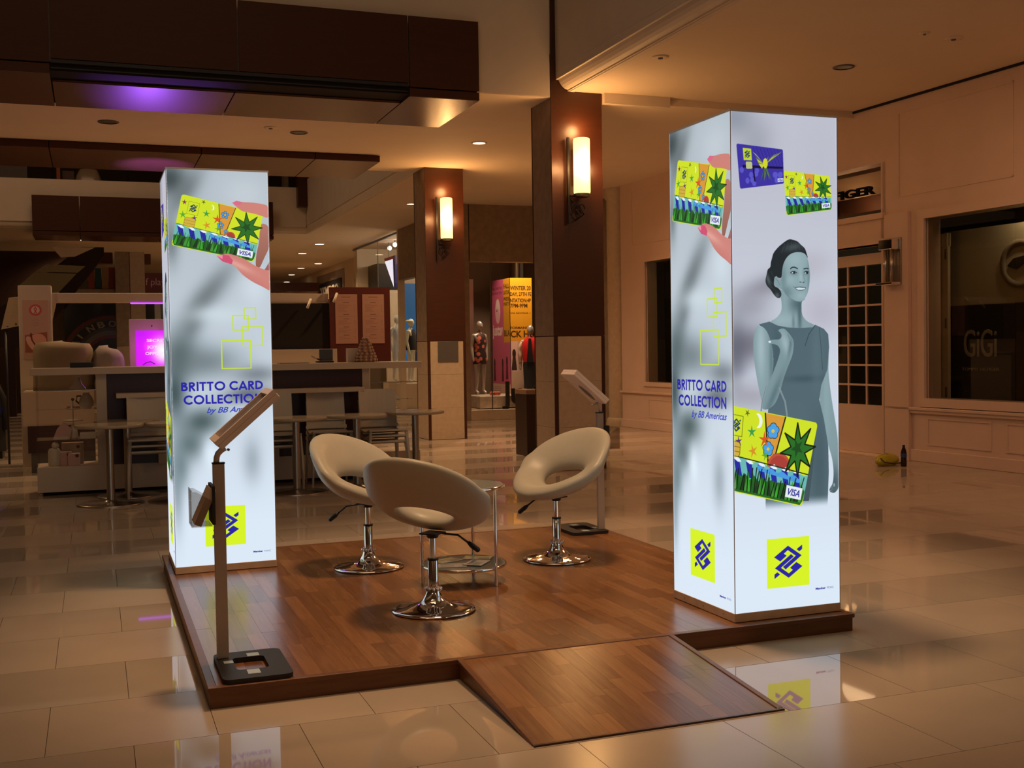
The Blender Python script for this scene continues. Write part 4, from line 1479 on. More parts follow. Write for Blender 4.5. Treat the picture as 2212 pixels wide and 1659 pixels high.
pillar(.0325, 2.4174, 'glowing square pillar with hand holding card, standing at the back left platform corner', M_ARTB, M_ARTA)
pillar(2.4142, .0675, 'glowing square pillar with printed woman in grey dress, standing at the front right platform corner', M_ARTA, M_ARTB)

# ------------------------------------------------------------------ ring swivel chairs


def ring_shell(parent):
    # base surface: s lateral, t along the profile (front edge -> top of the back)
    L = .80
    pts = []
    n = 60
    y, z, a = -.265, 0.0, math.radians(-4)
    prof = [(y, z, a)]
    for i in range(n):
        f = (i + .5) / n
        if f < .30:
            a = math.radians(-4 + 10 * f / .30)
        elif f < .62:
            a = math.radians(6 + 52 * (f - .30) / .32)
        else:
            a = math.radians(58 - 3 * (f - .62) / .38)
        y += math.cos(a) * L / n
        z += math.sin(a) * L / n
        prof.append((y, z, a))

    def base(s_, t_):
        f = min(max(t_ / L, 0), 1) * n
        i = min(int(f), n - 1)
        q = f - i
        y = prof[i][0] * (1 - q) + prof[i + 1][0] * q
        z = prof[i][1] * (1 - q) + prof[i + 1][1] * q
        a = prof[i][2] * (1 - q) + prof[i + 1][2] * q
        if t_ < 0:
            y += t_
        cup = (.85 + .35 * math.sin(PI * min(1, max(0, t_ / L)))) * s_ * s_
        # the rim curls towards the sitter
        return Vector((s_, y - math.sin(a) * cup, z + math.cos(a) * cup)), a

    def norm(s_, t_):
        e = .004
        px, _ = base(s_ + e, t_)
        mx, _ = base(s_ - e, t_)
        py, _ = base(s_, min(t_ + e, L))
        my, _ = base(s_, max(t_ - e, 0))
        return (px - mx).cross(py - my).normalized()

    NR, NT = 14, 64
    ho = Vector((0, .365))
    hw, hh_ = .165, .115
    ow, oh = .345, .385
    oc = Vector((0, .395))
    top, bot = [], []
    for k in range(NT):
        th_ = 2 * PI * k / NT
        d = Vector((math.cos(th_), math.sin(th_)))
        # super-elliptic outlines
        so = Vector((oc.x + ow * d.x, oc.y + oh * d.y))
        si = Vector((ho.x + hw * d.x, ho.y + hh_ * d.y))
        rt, rb = [], []
        for j in range(NR + 1):
            r = j / NR
            r_ = .5 - .5 * math.cos(PI * r)
            p = si.lerp(so, r_)
            t_ = min(max(p.y, 0.0), L)
            b, a = base(p.x, t_)
            nn = norm(p.x, t_)
            th = .045 * (max(0, 1 - abs(2 * r_ - 1) ** 2.6)) ** .5
            rt.append(b + nn * th * 1.15)
            rb.append(b - nn * th * .85)
        top.append(rt)
        bot.append(rb)
    vs = []
    idx = {}
    for k in range(NT):
        loop = top[k] + list(reversed(bot[k][1:-1]))
        idx[k] = list(range(len(vs), len(vs) + len(loop)))
        vs += loop
    m = len(idx[0])
    fs = []
    for k in range(NT):
        k2 = (k + 1) % NT
        for j in range(m):
            j2 = (j + 1) % m
            fs.append((idx[k][j], idx[k2][j], idx[k2][j2], idx[k][j2]))
    mb = MB()
    mb.add(vs, fs, True)
    o = mb.build('seat_shell', M_LEATH, parent)
    return o, vs


def swivel_chair(loc, rz, label):
    t = thing('swivel_chair', label, 'chair', loc, rz, 'ring back swivel chairs around the small table')
    sh, _ = ring_shell(t)
    sh.location = (0, 0, .425)
    prof = [(.208, 0), (.212, .003), (.211, .008), (.19, .014), (.15, .020), (.105, .029), (.075, .040), (.055, .056), (.043, .075), (.036, .090), (.034, .100)]
    MB().lathe(prof, 48).build('round_base', M_CHROME, t)
    MB().lathe([(.026, .1), (.026, .255), (.024, .258)], 20).build('lower_sleeve', M_CHROME, t)
    MB().lathe([(.0285, .252), (.0285, .262)], 20).build('collar', M_BLACK, t)
    MB().lathe([(.0165, .258), (.0165, .372)], 18).build('gas_column', M_CHROME, t)
    MB().lathe([(.026, .365), (.030, .372), (.034, .395)], 18).build('seat_socket', M_BLACK, t)
    mb = MB()
    for k in range(12):
        a = 2 * PI * k / 12
        mb.ball((.036 * math.cos(a), .036 * math.sin(a), .108), .0105, n=5)
    mb.build('bead_ring', M_CHROME, t)
    MB().box((-.05, -.05, .385), (.05, .05, .393)).build('mounting_plate', M_BLACK, t, .002)
    lv = MB().tube([(.05, 0, .385), (.13, 0, .372), (.19, -.0, .325)], .0055).build('lever', M_BLACK, t)
    MB().tube([(.182, 0, .332), (.20, 0, .316), (.235, 0, .288), (.240, 0, .284)], .012, 8, [.009, .014, .013, .006]).build('lever_grip', M_BLACK, lv)
    lv.rotation_euler = (0, 0, math.radians(-140))
    return t


CZ = PH + .0022
ch_a = swivel_chair((1.183, .913, CZ), math.radians(132), 'cream ring back swivel chair nearest the viewer, seen from behind')
ch_b = copy_tree(ch_a, (1.139, 2.150, CZ), math.radians(38), 'cream ring back swivel chair closest to the glowing pillar with the hand')
ch_c = copy_tree(ch_a, (2.272, 1.905, CZ), math.radians(-72), 'cream ring back swivel chair by the back tablet stand, its open ring facing left')
for c in ch_b.children:
    if c.name.startswith('lever'):
        c.rotation_euler = (0, 0, math.radians(118))

# ------------------------------------------------------------------ round side table with shelf and leaflets
M_FROST = mat('frosted_glass', (.33, .35, .30), .12, spec=.6)
tb = thing('side_table', 'small round two-tier glass table on thin chrome legs between the swivel chairs', 'table', (1.545, 1.535, CZ))
MB().lathe([(.230, .532), (.236, .534), (.236, .545), (.230, .547)], 48).build('glass_top', M_FROST, tb)
MB().lathe([(.236, .528), (.240, .531), (.240, .546), (.2365, .546)], 48, cap=False).build('top_rim', M_CHROME, tb)
MB().lathe([(.230, .090), (.238, .092), (.238, .100), (.230, .102)], 48).build('lower_shelf', M_FROST, tb)
MB().lathe([(.239, .086), (.243, .089), (.243, .103), (.2385, .103)], 48, cap=False).build('shelf_rim', M_CHROME, tb)
cdir = math.atan2(-6.05, -1.94)
for k in range(3):
    a = cdir + math.radians(-80 + 120 * k + 7)
    MB().cyl((.243 * math.cos(a), .243 * math.sin(a)), .0095, 0, .535, 12).build('leg', M_CHROME, tb)
lf = Print(.21, .15, 900, (150, 155, 120)).poly([(0, .1), (.21, .13), (.21, .15), (0, .15)], (190, 200, 60)).poly([(.02, .02), (.10, .02), (.10, .08), (.02, .08)], (200, 205, 190)).poly([(.12, .01), (.2, .01), (.2, .07), (.12, .07)], (60, 75, 60))
ML1 = lf.material('leaflet_print_green', 0, .4)
lf2 = Print(.21, .15, 900, (205, 205, 200)).poly([(.02, .10), (.19, .10), (.19, .13), (.02, .13)], (120, 130, 140)).poly([(.02, .02), (.12, .02), (.12, .08), (.02, .08)], (150, 165, 150))
ML2 = lf2.material('leaflet_print_white', 0, .4)
lz = CZ + .1028
for i, (x, y, rz, dz, m, lab) in enumerate((
        (1.47, 1.62, .4, 0, ML1, 'green and yellow leaflet lying at the far edge of the table shelf'),
        (1.455, 1.47, -.25, 0, ML2, 'white leaflet lying at the near left of the table shelf'),
        (1.60, 1.47, .9, .004, ML2, 'pale leaflet overlapping others in the middle of the table shelf'),
        (1.66, 1.63, -.5, 0, ML1, 'dark green leaflet beside the back leg on the table shelf'))):
    t = thing('leaflet', lab, 'leaflet', (x, y, lz + dz), rz, 'leaflets on the table shelf')
    panel('cover', (-.08, -.055, .0025), (1, 0, 0), (0, 1, 0), .16, .11, m, t, .0012)
    MB().box((-.079, -.054, 0), (.079, .054, .0012)).build('pages', mat('paper', (.6, .58, .52), .6), t)

# ------------------------------------------------------------------ tablet stands
M_SHELLW = mat('tablet_housing', (.82, .66, .58), .4)
M_SCREEN = mat('tablet_screen', (.22, .22, .24), .12, spec=.8)
M_POLE = mat('pole_alu', (.56, .47, .40), .35, .25)
M_TAPE = mat('pale_tape', (.38, .46, .47), .5)
M_ACRYL = glass_mat('acrylic', (.80, .78, .76))
M_BROCH = mat('brochure_board', (.72, .55, .42), .5)


def tablet_stand(loc, rz, label, flip=1, fill=True):
    """local: pole at origin, base spreads to +x and -y, tablet leans towards +x"""
    t = thing('tablet_stand', label, 'stand', loc, rz)

    def rr(x0, x1, y0, y1, r, n=5):
        p = []
        for cx, cy, a in ((x1 - r, y0 + r, -90), (x1 - r, y1 - r, 0), (x0 + r, y1 - r, 90), (x0 + r, y0 + r, 180)):
            p += arc(cx, cy, r, r, a, a + 90, n)
        return p
    out = rr(-.035, .245, -.345, .075, .035)
    inn = rr(.035, .165, -.215, -.025, .02)
    n = len(out)
    mb = MB()
    z0, z1 = 0, .020
    vs = [(x, y, z0) for x, y in out] + [(x, y, z1) for x, y in out] + [(x, y, z0) for x, y in inn] + [(x, y, z1) for x, y in inn]
    fs = []
    for i in range(n):
        j = (i + 1) % n
        fs += [(i, j, n + j, n + i), (2 * n + j, 2 * n + i, 3 * n + i, 3 * n + j), (n + i, n + j, 3 * n + j, 3 * n + i), (j, i, 2 * n + i, 2 * n + j)]
    mb.add(vs, fs)
    bs = mb.build('base_frame', M_RUB, t)
    for a, b in (((.07, -.29, .0202), (.12, -.225, .0208)), ((.10, -.022, .0202), (.15, .03, .0208)), ((-.005, -.10, .0202), (.033, -.06, .0208))):
        box('tape_patch', a, b, M_TAPE, bs)
    box('pole', (-.024, -.015, .0205), (.024, .015, .845), M_POLE, t, .002)
    box('pole_cap', (-.026, -.017, .845), (.026, .017, .851), M_BLACK, t)
    MB().tube([(-.008, 0, .85), (-.006, 0, .872), (.000, 0, .888), (.014, 0, .902), (.03, 0, .911)], .0125, 12).build('neck', M_POLE, t)
    a = math.radians(41)
    TMX = Matrix.Translation((.005, 0, .912)) @ Matrix.Rotation(-a, 4, 'Y')
    # housing tray in local coords: length along x, width along y
    Lh, Wh, Th = .322, .235, .040
    mb = MB()
    mb.box((0, -Wh / 2, 0), (Lh, Wh / 2, Th * .6), TMX)
    mb.build('housing_back', M_SHELLW, t, .004)
    fr_ = MB()
    bz = .030
    for q in (((0, -Wh / 2, Th * .6), (Lh, -Wh / 2 + .022, Th + .004)), ((0, Wh / 2 - .022, Th * .6), (Lh, Wh / 2, Th + .004)), ((0, -Wh / 2 + .022, Th * .6), (bz, Wh / 2 - .022, Th + .004)), ((Lh - bz, -Wh / 2 + .022, Th * .6), (Lh, Wh / 2 - .022, Th + .004))):
        fr_.box(*q, mtx=TMX)
    h = fr_.build('housing_bezel', M_SHELLW, t)
    sc = MB().box((bz, -Wh / 2 + .022, Th * .6), (Lh - bz, Wh / 2 - .022, Th * .75), TMX).build('screen', M_SCREEN, t)
    MB().cyl((bz + .010, 0), .006, Th * .75, Th * .8, 12, TMX).build('home_button', M_BLACK, sc)
    MB().lathe([(.0001, -.002), (.05, -.001), (.055, .001)], 20, mtx=TMX @ Matrix.Translation((.12, 0, -.002)) @ Matrix.Diagonal((1.5, .6, 1, 1))).build('back_plate', M_GREY, t)
    MB().lathe([(.006, 0), (.006, .012)], 10, mtx=Matrix.Translation((.04, -.02, .905)) @ Matrix.Rotation(PI / 2, 4, 'X')).build('key_lock', M_CHROME, t)
    # brochure holder at the -x side
    hd = thing_part('brochure_holder', t)
    mb = MB()
    mb.box((-.036, -.085, .60), (-.024, .085, .76))
    mb.build('mounting_plate', M_RUB, hd)
    mb = MB()
    mb.box((-.115, -.08, .592), (-.036, .08, .596))
    mb.box((-.119, -.08, .592), (-.115, .08, .745))
    for s_ in (-1, 1):
        mb.prism([(-.115, .596), (-.036, .596), (-.036, .70), (-.10, .74), (-.115, .74)], .078, .080, Matrix(((1, 0, 0, 0), (0, 0, s_, 0), (0, 1, 0, 0), (0, 0, 0, 1))))
    mb.build('acrylic_pocket', M_ACRYL, hd)
    if fill:
        mb = MB()
        MX = Matrix.Translation((-.098, 0, .600)) @ Matrix.Rotation(math.radians(24), 4, 'Y')
        mb.box((-.012, -.07, 0), (.018, .07, .16), MX)
        mb.build('brochure_bundle', M_BROCH, hd)
    return t


def thing_part(name, parent):
    """a part that is itself made of pieces: its first mesh carries the name"""
    o = bpy.data.objects.new(name, None)
    COL.objects.link(o)
    o.parent = parent
    return o


tablet_stand((.088, .352, CZ), 0, 'tablet stand with leaflet pocket at the front left corner of the platform')
s2 = tablet_stand((2.952, 2.72, CZ), PI, 'tablet stand behind the swivel chairs at the back right corner', fill=False)
# ------------------------------------------------------------------ café kiosk
M_KW = mat('kiosk_white', (.60, .50, .38), .35)
M_PURPLE = mat('purple_led', (.1, .02, .2), .4, emit=(.45, .06, 1), es=2.2)
kc = thing('kiosk_counter', 'long white café counter with plum panels and glass ends', 'counter', (-.985, 7.50, 0))
ox, oy = -.985, 7.50


def kb(name, a, b, m, parent=kc, bevel=0, off=(ox, oy)):
    return box(name, (a[0] - off[0], a[1] - off[1], a[2]), (b[0] - off[0], b[1] - off[1], b[2]), m, parent, bevel)


kb('countertop', (-.985, 7.50, 1.203), (3.007, 8.12, 1.272), M_KW, bevel=.004)
kb('base_cabinet', (-.947, 7.56, .035), (2.99, 8.08, .285), M_KW, bevel=.003)
kb('toe_kick', (-.90, 7.60, 0), (2.95, 8.04, .035), M_GAP)
kb('front_panel', (-.28, 7.57, .285), (2.35, 7.62, 1.203), M_PLUM)
kb('divider_post', (-.378, 7.56, .285), (-.280, 8.08, 1.203), M_KW)
kb('divider_post', (2.35, 7.56, .285), (2.43, 8.08, 1.203), M_KW)
kb('bar_ledge', (-.194, 7.26, .965), (2.306, 7.57, 1.010), M_KW, bevel=.004)
kb('ledge_bracket', (.20, 7.44, .285), (.30, 7.57, .965), M_KW)
kb('ledge_bracket', (1.35, 7.46, .285), (1.42, 7.57, .965), M_KW)
for x0, x1 in ((-.947, -.378), (2.43, 2.985)):
    kb('front_glass', (x0, 7.562, .285), (x1, 7.568, 1.203), M_PANE)
    kb('back_glass', (x0, 8.07, .285), (x1, 8.076, 1.203), M_PANE)
    kb('glass_shelf', (x0, 7.58, .545), (x1, 8.05, .553), M_PANE)
    kb('glass_shelf', (x0, 7.80, .838), (x1, 8.05, .846), M_PANE)
    kb('header_rail', (x0, 7.57, 1.045), (x1, 7.585, 1.052), M_STEEL)
kb('end_glass', (-.947, 7.568, .285), (-.941, 8.07, 1.203), M_PANE)
kb('end_glass', (2.979, 7.568, .285), (2.985, 8.07, 1.203), M_PANE)

# things in and on the counter
M_PB = mat('pink_carton', (.60, .36, .30), .5)
M_CR = mat('cream_china', (.62, .54, .42), .3)
M_MAC1 = mat('macaron_rose', (.55, .28, .20), .6)
M_MAC2 = mat('macaron_cream', (.48, .30, .19), .6)
t = thing('cake_stand', 'tiered cake stand with thin pole on the shelf in the glass end', 'cake stand', (-.605, 7.80, .553))
MB().lathe([(.04, 0), (.045, .01), (.03, .12), (.012, .14)], 16).build('foot', M_CR, t)
for z, r in ((.17, .10), (.29, .075)):
    MB().lathe([(.01, z), (r * .9, z + .003), (r, z + .014), (r * .98, z + .016), (.01, z + .008)], 24).build('plate', M_CR, t)
MB().cyl((0, 0), .005, .14, .385, 8).build('pole', M_STEEL, t)
MB().ball((0, 0, .395), .016).build('knob', M_GREY, t)
for k in range(5):
    a = 2 * PI * k / 5
    tag(MB().lathe([(.001, 0), (.017, .002), (.019, .007), (.014, .009), (.019, .011), (.017, .017), (.001, .019)], 12).build('macaron', M_MAC1 if k % 2 else M_MAC2, None, loc=(-.605 + .05 * math.cos(a), 7.80 + .05 * math.sin(a), .553 + .306)), 'tiny macaron on the upper plate of the tiered cake stand', 'macaron', 'macarons on the cake stand')
t = thing('carton', 'white and pink slanted gift carton on the glass shelf beside the cake stand', 'box', (-.70, 7.72, .553))
MB().prism([(-.10, 0), (.06, 0), (.08, .10), (.0, .17), (-.06, .10)], -.05, .05, Matrix(((1, 0, 0, 0), (0, 0, -1, 0), (0, 1, 0, 0), (0, 0, 0, 1)))).build('carton_body', M_PB, t)
box('ribbon_band', (-.09, -.056, .0), (.05, -.052, .028), M_CR, t)
t = thing('tray', 'long white tray on the glass shelf behind the round café table top', 'tray', (-.47, 7.70, .553))
box('tray_base', (-.075, -.08, 0), (.085, .08, .06), M_CR, t, .006)
t = thing('jar', 'white lidded jar standing lowest in the glass end', 'jar', (-.79, 7.72, .285))
MB().lathe([(.055, 0), (.060, .01), (.060, .15), (.045, .175)], 24).build('jar_body', M_CR, t)
MB().ball((.01, 0, .205), .035).build('stopper', M_CR, t)
for i, (x, y, s_, lab) in enumerate(((-.69, 7.76, .13, 'tall brownish pink carton behind the lidded jar'), (-.605, 7.70, .115, 'small square pink carton with brown dot at the bottom of the glass end'), (-.62, 7.86, .21, 'plain tan carton standing behind the small square pink one'))):
    t = thing('carton', lab, 'box', (x, y, .285))
    box('carton_body', (-s_ / 2, -.045, 0), (s_ / 2, .045, s_ * 1.05), M_PB if i != 2 else mat('tan_carton', (.40, .30, .20), .6), t, .003)
    MB().cyl((0, 0), .018, 0, .002, 16, Matrix.Translation((s_ * .25, -.0455, s_ * .85)) @ Matrix.Rotation(PI / 2, 4, 'X')).build('seal_dot', mat('brown_seal', (.12, .03, .02), .5), t)
t = thing('teapot', 'cream rounded pot with dark handle on the upper glass shelf', 'pot', (-.475, 7.93, .847))
MB().lathe([(.045, 0), (.070, .03), (.075, .07), (.055, .12), (.03, .15), (.035, .165)], 24).build('pot_body', M_CR, t)
MB().tube([(-.06, 0, .04), (-.10, 0, .08), (-.09, 0, .13), (-.05, 0, .13)], .009).build('handle', M_BLACK, t)
t = thing('macaron_bust', 'cream bell shaped stand hanging above the upper shelf of the glass end', 'stand', (-.56, 7.92, 1.053))
t['label'] = 'cream bell shaped display dome on the steel rail in the glass end'
t['category'] = 'dome'
MB().lathe([(.085, 0), (.08, .01), (.045, .05), (.035, .09), (.03, .12)], 24).build('dome_body', M_CR, t)
kb('top_glass_shelf', (-.94, 7.59, 1.045), (-.385, 8.05, 1.0525), M_PANE)
# macaron tower
t = thing('macaron_tower', 'stepped cone tower of pink macarons standing on the counter', 'cake tower', (2.45, 7.80, 1.272))
MB().lathe([(.10, 0), (.085, .05), (.015, .27)], 20).build('core_cone', M_MAC1, t)
one = None
for lv in range(8):
    r = .118 - lv * .0128
    n = max(4, int(14 - lv * 1.35))
    for k in range(n):
        a = 2 * PI * k / n + lv * .3
        if one is None:
            one = MB().lathe([(.001, -.016), (.016, -.014), (.019, -.008), (.014, -.003), (.014, .003), (.019, .008), (.016, .014), (.001, .016)], 10).build('macaron_shell', M_MAC2, t)
            o = one
        else:
            o = one.copy()
            COL.objects.link(o)
            o.parent = t
        o.location = (r * math.cos(a), r * math.sin(a), .022 + lv * .034)
        o.rotation_euler = (PI / 2, 0, a + PI / 2)
box('acrylic_base', (-.13, -.13, 0), (.13, .13, .006), M_PANE, t)
tag(box('counter_box', (2.262, 7.86, 1.2725), (2.394, 7.97, 1.428), M_KW, None, .003), 'small white box behind the macaron tower on the counter', 'box')
t = thing('pay_terminal', 'dark grey cash register screen with card reader on the counter', 'register', (2.03, 8.0, 1.2725))
box('screen', (-.06, 0, .02), (.09, .02, .15), mat('screen_slate', (.06, .065, .085), .3), t, .003)
box('foot', (-.09, -.05, 0), (.09, .09, .018), M_BLACK, t, .003)
MB().tube([(-.05, -.02, .03), (-.12, -.04, .055), (-.16, -.05, .075)], .010).build('reader_arm', M_STEEL, t)
tag(box('counter_mat', (1.48, 7.7, 1.2725), (1.80, 7.9, 1.279), M_GREY), 'dark flat mat lying on the counter right of the hand pillar', 'mat')

# back of the kiosk
kbk = thing('pylon_and_beam', 'white frame of pylon and overhead beam at the back of the café kiosk', 'frame', (-1.262, 10.85, 0))
o2 = (-1.262, 10.85)
kb('pylon', (-1.262, 10.85, 0), (-.876, 11.10, 2.282), M_KW, kbk, .004, o2)
kb('overhead_beam', (-.874, 10.87, 2.07), (2.65, 11.05, 2.19), M_KW, kbk, .003, o2)
kb('light_strip', (.07, 10.86, 2.052), (.50, 10.88, 2.068), M_PURPLE, kbk, 0, o2)
PO = Print(.30, .74, 500, (196, 160, 140))
PO.ell(.15, .615, .075, .072, (205, 90, 90))
PO.ell(.15, .615, .050, .048, (222, 196, 180))
PO.line([(.135, .575), (.165, .625), (.15, .65), (.135, .625), (.165, .575)], .010, (190, 70, 80))
for i, wd in enumerate((.06, .12, .07, .10, .06)):
    PO.line([(.15 - wd / 2, .50 - i * .020), (.15 + wd / 2, .50 - i * .020)], .004, (150, 120, 110), .7)
PO.poly([(.02, .08), (.28, .08), (.28, .34), (.02, .30)], (150, 80, 60), .85)
PO.ell(.17, .22, .10, .10, (226, 164, 140), 1, -.5)
PO.ell(.10, .19, .045, .11, (230, 180, 160), 1, .55)
PO.line([(.09, .32), (.10, .24), (.14, .17), (.22, .12)], .018, (110, 50, 40))
p_ = panel('poster_sheet', (-1.215 - o2[0], 10.845 - o2[1], 1.36), (1, 0, 0), (0, 0, 1), .30, .74, PO.material('macaron_poster', 0, .5), kbk, .004)
kr = thing('rear_cabinet', 'low white cabinet with plum band along the back of the kiosk', 'cabinet', (-1.20, 10.0, 0))
o3 = (-1.20, 10.0)
kb('cabinet_top', (-1.20, 10.0, .56), (-.40, 10.80, .97), M_KW, kr, .003, o3)
kb('plum_band', (-1.15, 9.98, .24), (-.40, 10.78, .558), M_PLUM, kr, 0, o3)
kb('grey_base', (-1.12, 10.02, 0), (-.40, 10.76, .238), M_GREY, kr, 0, o3)
kr2 = thing('rear_worktop', 'long rear work counter behind the café counter', 'counter', (-.38, 9.9, 0))
o4 = (-.38, 9.9)
kb('worktop', (-.38, 9.9, 1.18), (2.62, 10.80, 1.215), M_KW, kr2, .003, o4)
kb('cabinet_body', (-.36, 9.93, .0), (2.60, 10.78, 1.178), M_KW, kr2, 0, o4)
bp = thing('menu_board', 'dark brown menu board with two printed menus and clip lamps', 'menu board', (1.888, 10.80, 1.22))
o5 = (1.888, 10.80)


def mb_(name, a, b, m, parent=bp, bevel=0):
    return box(name, (a[0] - o5[0], a[1] - o5[1], a[2] - 1.22), (b[0] - o5[0], b[1] - o5[1], b[2] - 1.22), m, parent, bevel)


mb_('wide_panel', (1.70, 10.84, 1.43), (2.655, 10.88, 2.055), M_GAP)
mb_('brown_panel', (2.655, 10.80, 1.222), (3.50, 10.86, 2.275), mat('menu_brown', (.10, .018, .010), .4))
MP = Print(.308, .68, 420, (182, 136, 116))
rn = random.Random(8)
MP.line([(.09, .64), (.21, .64)], .006, (90, 50, 45))
y = .60
while y > .06:
    if rn.random() < .14:
        y -= .022
        MP.line([(.11, y), (.19, y)], .005, (80, 45, 40))
        y -= .012
    else:
        MP.line([(.04, y), (.04 + .08 + .1 * rn.random(), y)], .0028, (130, 90, 80), .8)
        MP.line([(.26, y), (.28, y)], .0028, (130, 90, 80), .8)
    y -= .013
mm_ = MP.material('menu_print', 0, .5)
panel('menu_sheet', (2.728 - o5[0], 10.795 - o5[1], 1.50 - 1.22), (1, 0, 0), (0, 0, 1), .308, .68, mm_, bp, .003)
panel('menu_sheet', (3.105 - o5[0], 10.795 - o5[1], 1.50 - 1.22), (1, 0, 0), (0, 0, 1), .308, .68, mm_, bp, .003)
for x, z in ((2.69, 2.12), (2.33, 2.04)):
    MB().tube([(x - o5[0] + .06, -.03, z - 1.22 + .07), (x - o5[0], -.10, z - 1.22 - .05)], .018, 10).build('clip_lamp', M_CR, bp)
tag(box('white_cabinet', (1.70, 10.2, 1.2155), (2.62, 10.79, 1.43), M_KW, None, .003), 'white cabinet box under the dark back panel of the kiosk', 'cabinet')
# magenta screen
ks = thing('video_kiosk', 'white pillar with glowing magenta screen standing on the rear work counter', 'screen', (.03, 10.3, 1.2155))
box('housing', (0, 0, 0), (.56, .14, .62), M_KW, ks, .004)
KS = Print(.40, .48, 400, (214, 10, 250))
KS.blob(.30, .22, .12, .17, (255, 210, 255), 1.)
KS.blob(.34, .20, .08, .12, (255, 250, 255), 1.)
KS.blob(.04, .46, .10, .10, (180, 0, 220), .6)
for i, s_ in enumerate(('SECRET', 'JOY OF', 'OPPOSITE')):
    KS.text(s_, .13 - .02 * (i == 2), .33 - i * .085, .038, (255, 215, 255), [.24, .24, .28][i], .02)
KS.line([(.08, .03), (.12, .06), (.17, .07), (.22, .04)], .012, (110, 10, 130))
panel('screen', (.075, -.002, .02), (1, 0, 0), (0, 0, 1), .40, .46, KS.material('magenta_screen', 1.1, .2), ks, .004)
MB().cyl((0, 0), .009, 0, .003, 12, Matrix.Translation((.27, -.001, .535)) @ Matrix.Rotation(PI / 2, 4, 'X')).build('camera_dot', M_BLACK, ks)
light('POINT', 'screen_glow', (.30, 10.1, 1.5), 2.2, (.8, .1, 1), None, .1)
# cloth covered machine, bag, till
M_CLOTH = mat('sheet_cloth', (.24, .18, .11), .8)


def drape(name, label, cat, loc, sx, sy, h, m, seed, sup=1., pw=3.2):
    rn = random.Random(seed)
    n, k = 28, 9
    vs = []
    for i in range(k + 1):
        f = i / k
        for j in range(n):
            a = 2 * PI * j / n
            fold = 1 + .06 * math.sin(7 * a + seed) * (1 - f) + .03 * rn.uniform(-1, 1)
            r = (1 - f ** pw) ** .5 if f < 1 else .02
            cx, cy = math.cos(a), math.sin(a)
            q = max(abs(cx), abs(cy)) ** .6
            vs.append((sx * cx / q * fold * max(r, .03), sy * cy / q * fold * max(r, .03), h * (f if f < 1 else .925) * (1 - .12 * sup * (cx + 1) / 2 * f)))
    fs = [(i * n + j, i * n + (j + 1) % n, (i + 1) * n + (j + 1) % n, (i + 1) * n + j) for i in range(k) for j in range(n)]
    fs.append(tuple(range(k * n, (k + 1) * n)))
    fs.append(tuple(reversed(range(n))))
    mb = MB()
    mb.add(vs, fs, True)
    o = mb.build(name, m)
    o.location = loc
    return tag(o, label, cat)


drape('covered_machine', 'machine covered by a tan cloth at the back of the kiosk', 'covered machine', (-.74, 10.35, .972), .34, .25, .66, M_CLOTH, 3, .3, 14)
drape('covered_machine', 'lower cloth covered heap right of the tan covered machine', 'covered machine', (-.22, 10.3, 1.217), .19, .2, .33, mat('grey_cloth', (.24, .20, .17), .8), 5, 1.6)
tag(box('till_box', (-.62, 7.7, 1.2725), (-.40, 7.9, 1.325), M_BLACK, None, .004), 'flat black box on the left end of the café counter', 'box')

# ------------------------------------------------------------------ café tables
M_TTOP = mat('cafe_table_top', (.46, .38, .27), .18)


def cafe_table(loc, label, r=.31):
    t = thing('cafe_table', label, 'table', loc, 0, 'round café tables in front of the kiosk')
    MB().lathe([(r - .012, .718), (r, .726), (r, .742), (r - .006, .748)], 48).build('table_top', M_TTOP, t)
    MB().cyl((0, 0), .037, .02, .720, 20).build('pole', M_STEEL, t)
    MB().lathe([(r * .98, 0), (r * .99, .006), (r * .9, .014), (.06, .022), (.045, .04)], 48).build('base_disc', M_STEEL, t)
    MB().cyl((0, 0), .10, .705, .718, 16).build('top_flange', M_BLACK, t)
    return t


ct = cafe_table((-.275, 6.66, 0), 'leftmost round café table in front of the glass end')
for p, lab in (((-.10, 7.235), 'round café table just behind the leftmost one'), ((.36, 6.62), 'round café table mostly hidden behind the hand pillar'), ((1.475, 6.70), 'round café table just right of the hand pillar'), ((2.11, 6.80), 'middle round café table behind the cream swivel chairs'), ((2.80, 7.06), 'rightmost round café table in front of the glass end')):
    copy_tree(ct, (p[0], p[1], 0), None, lab)


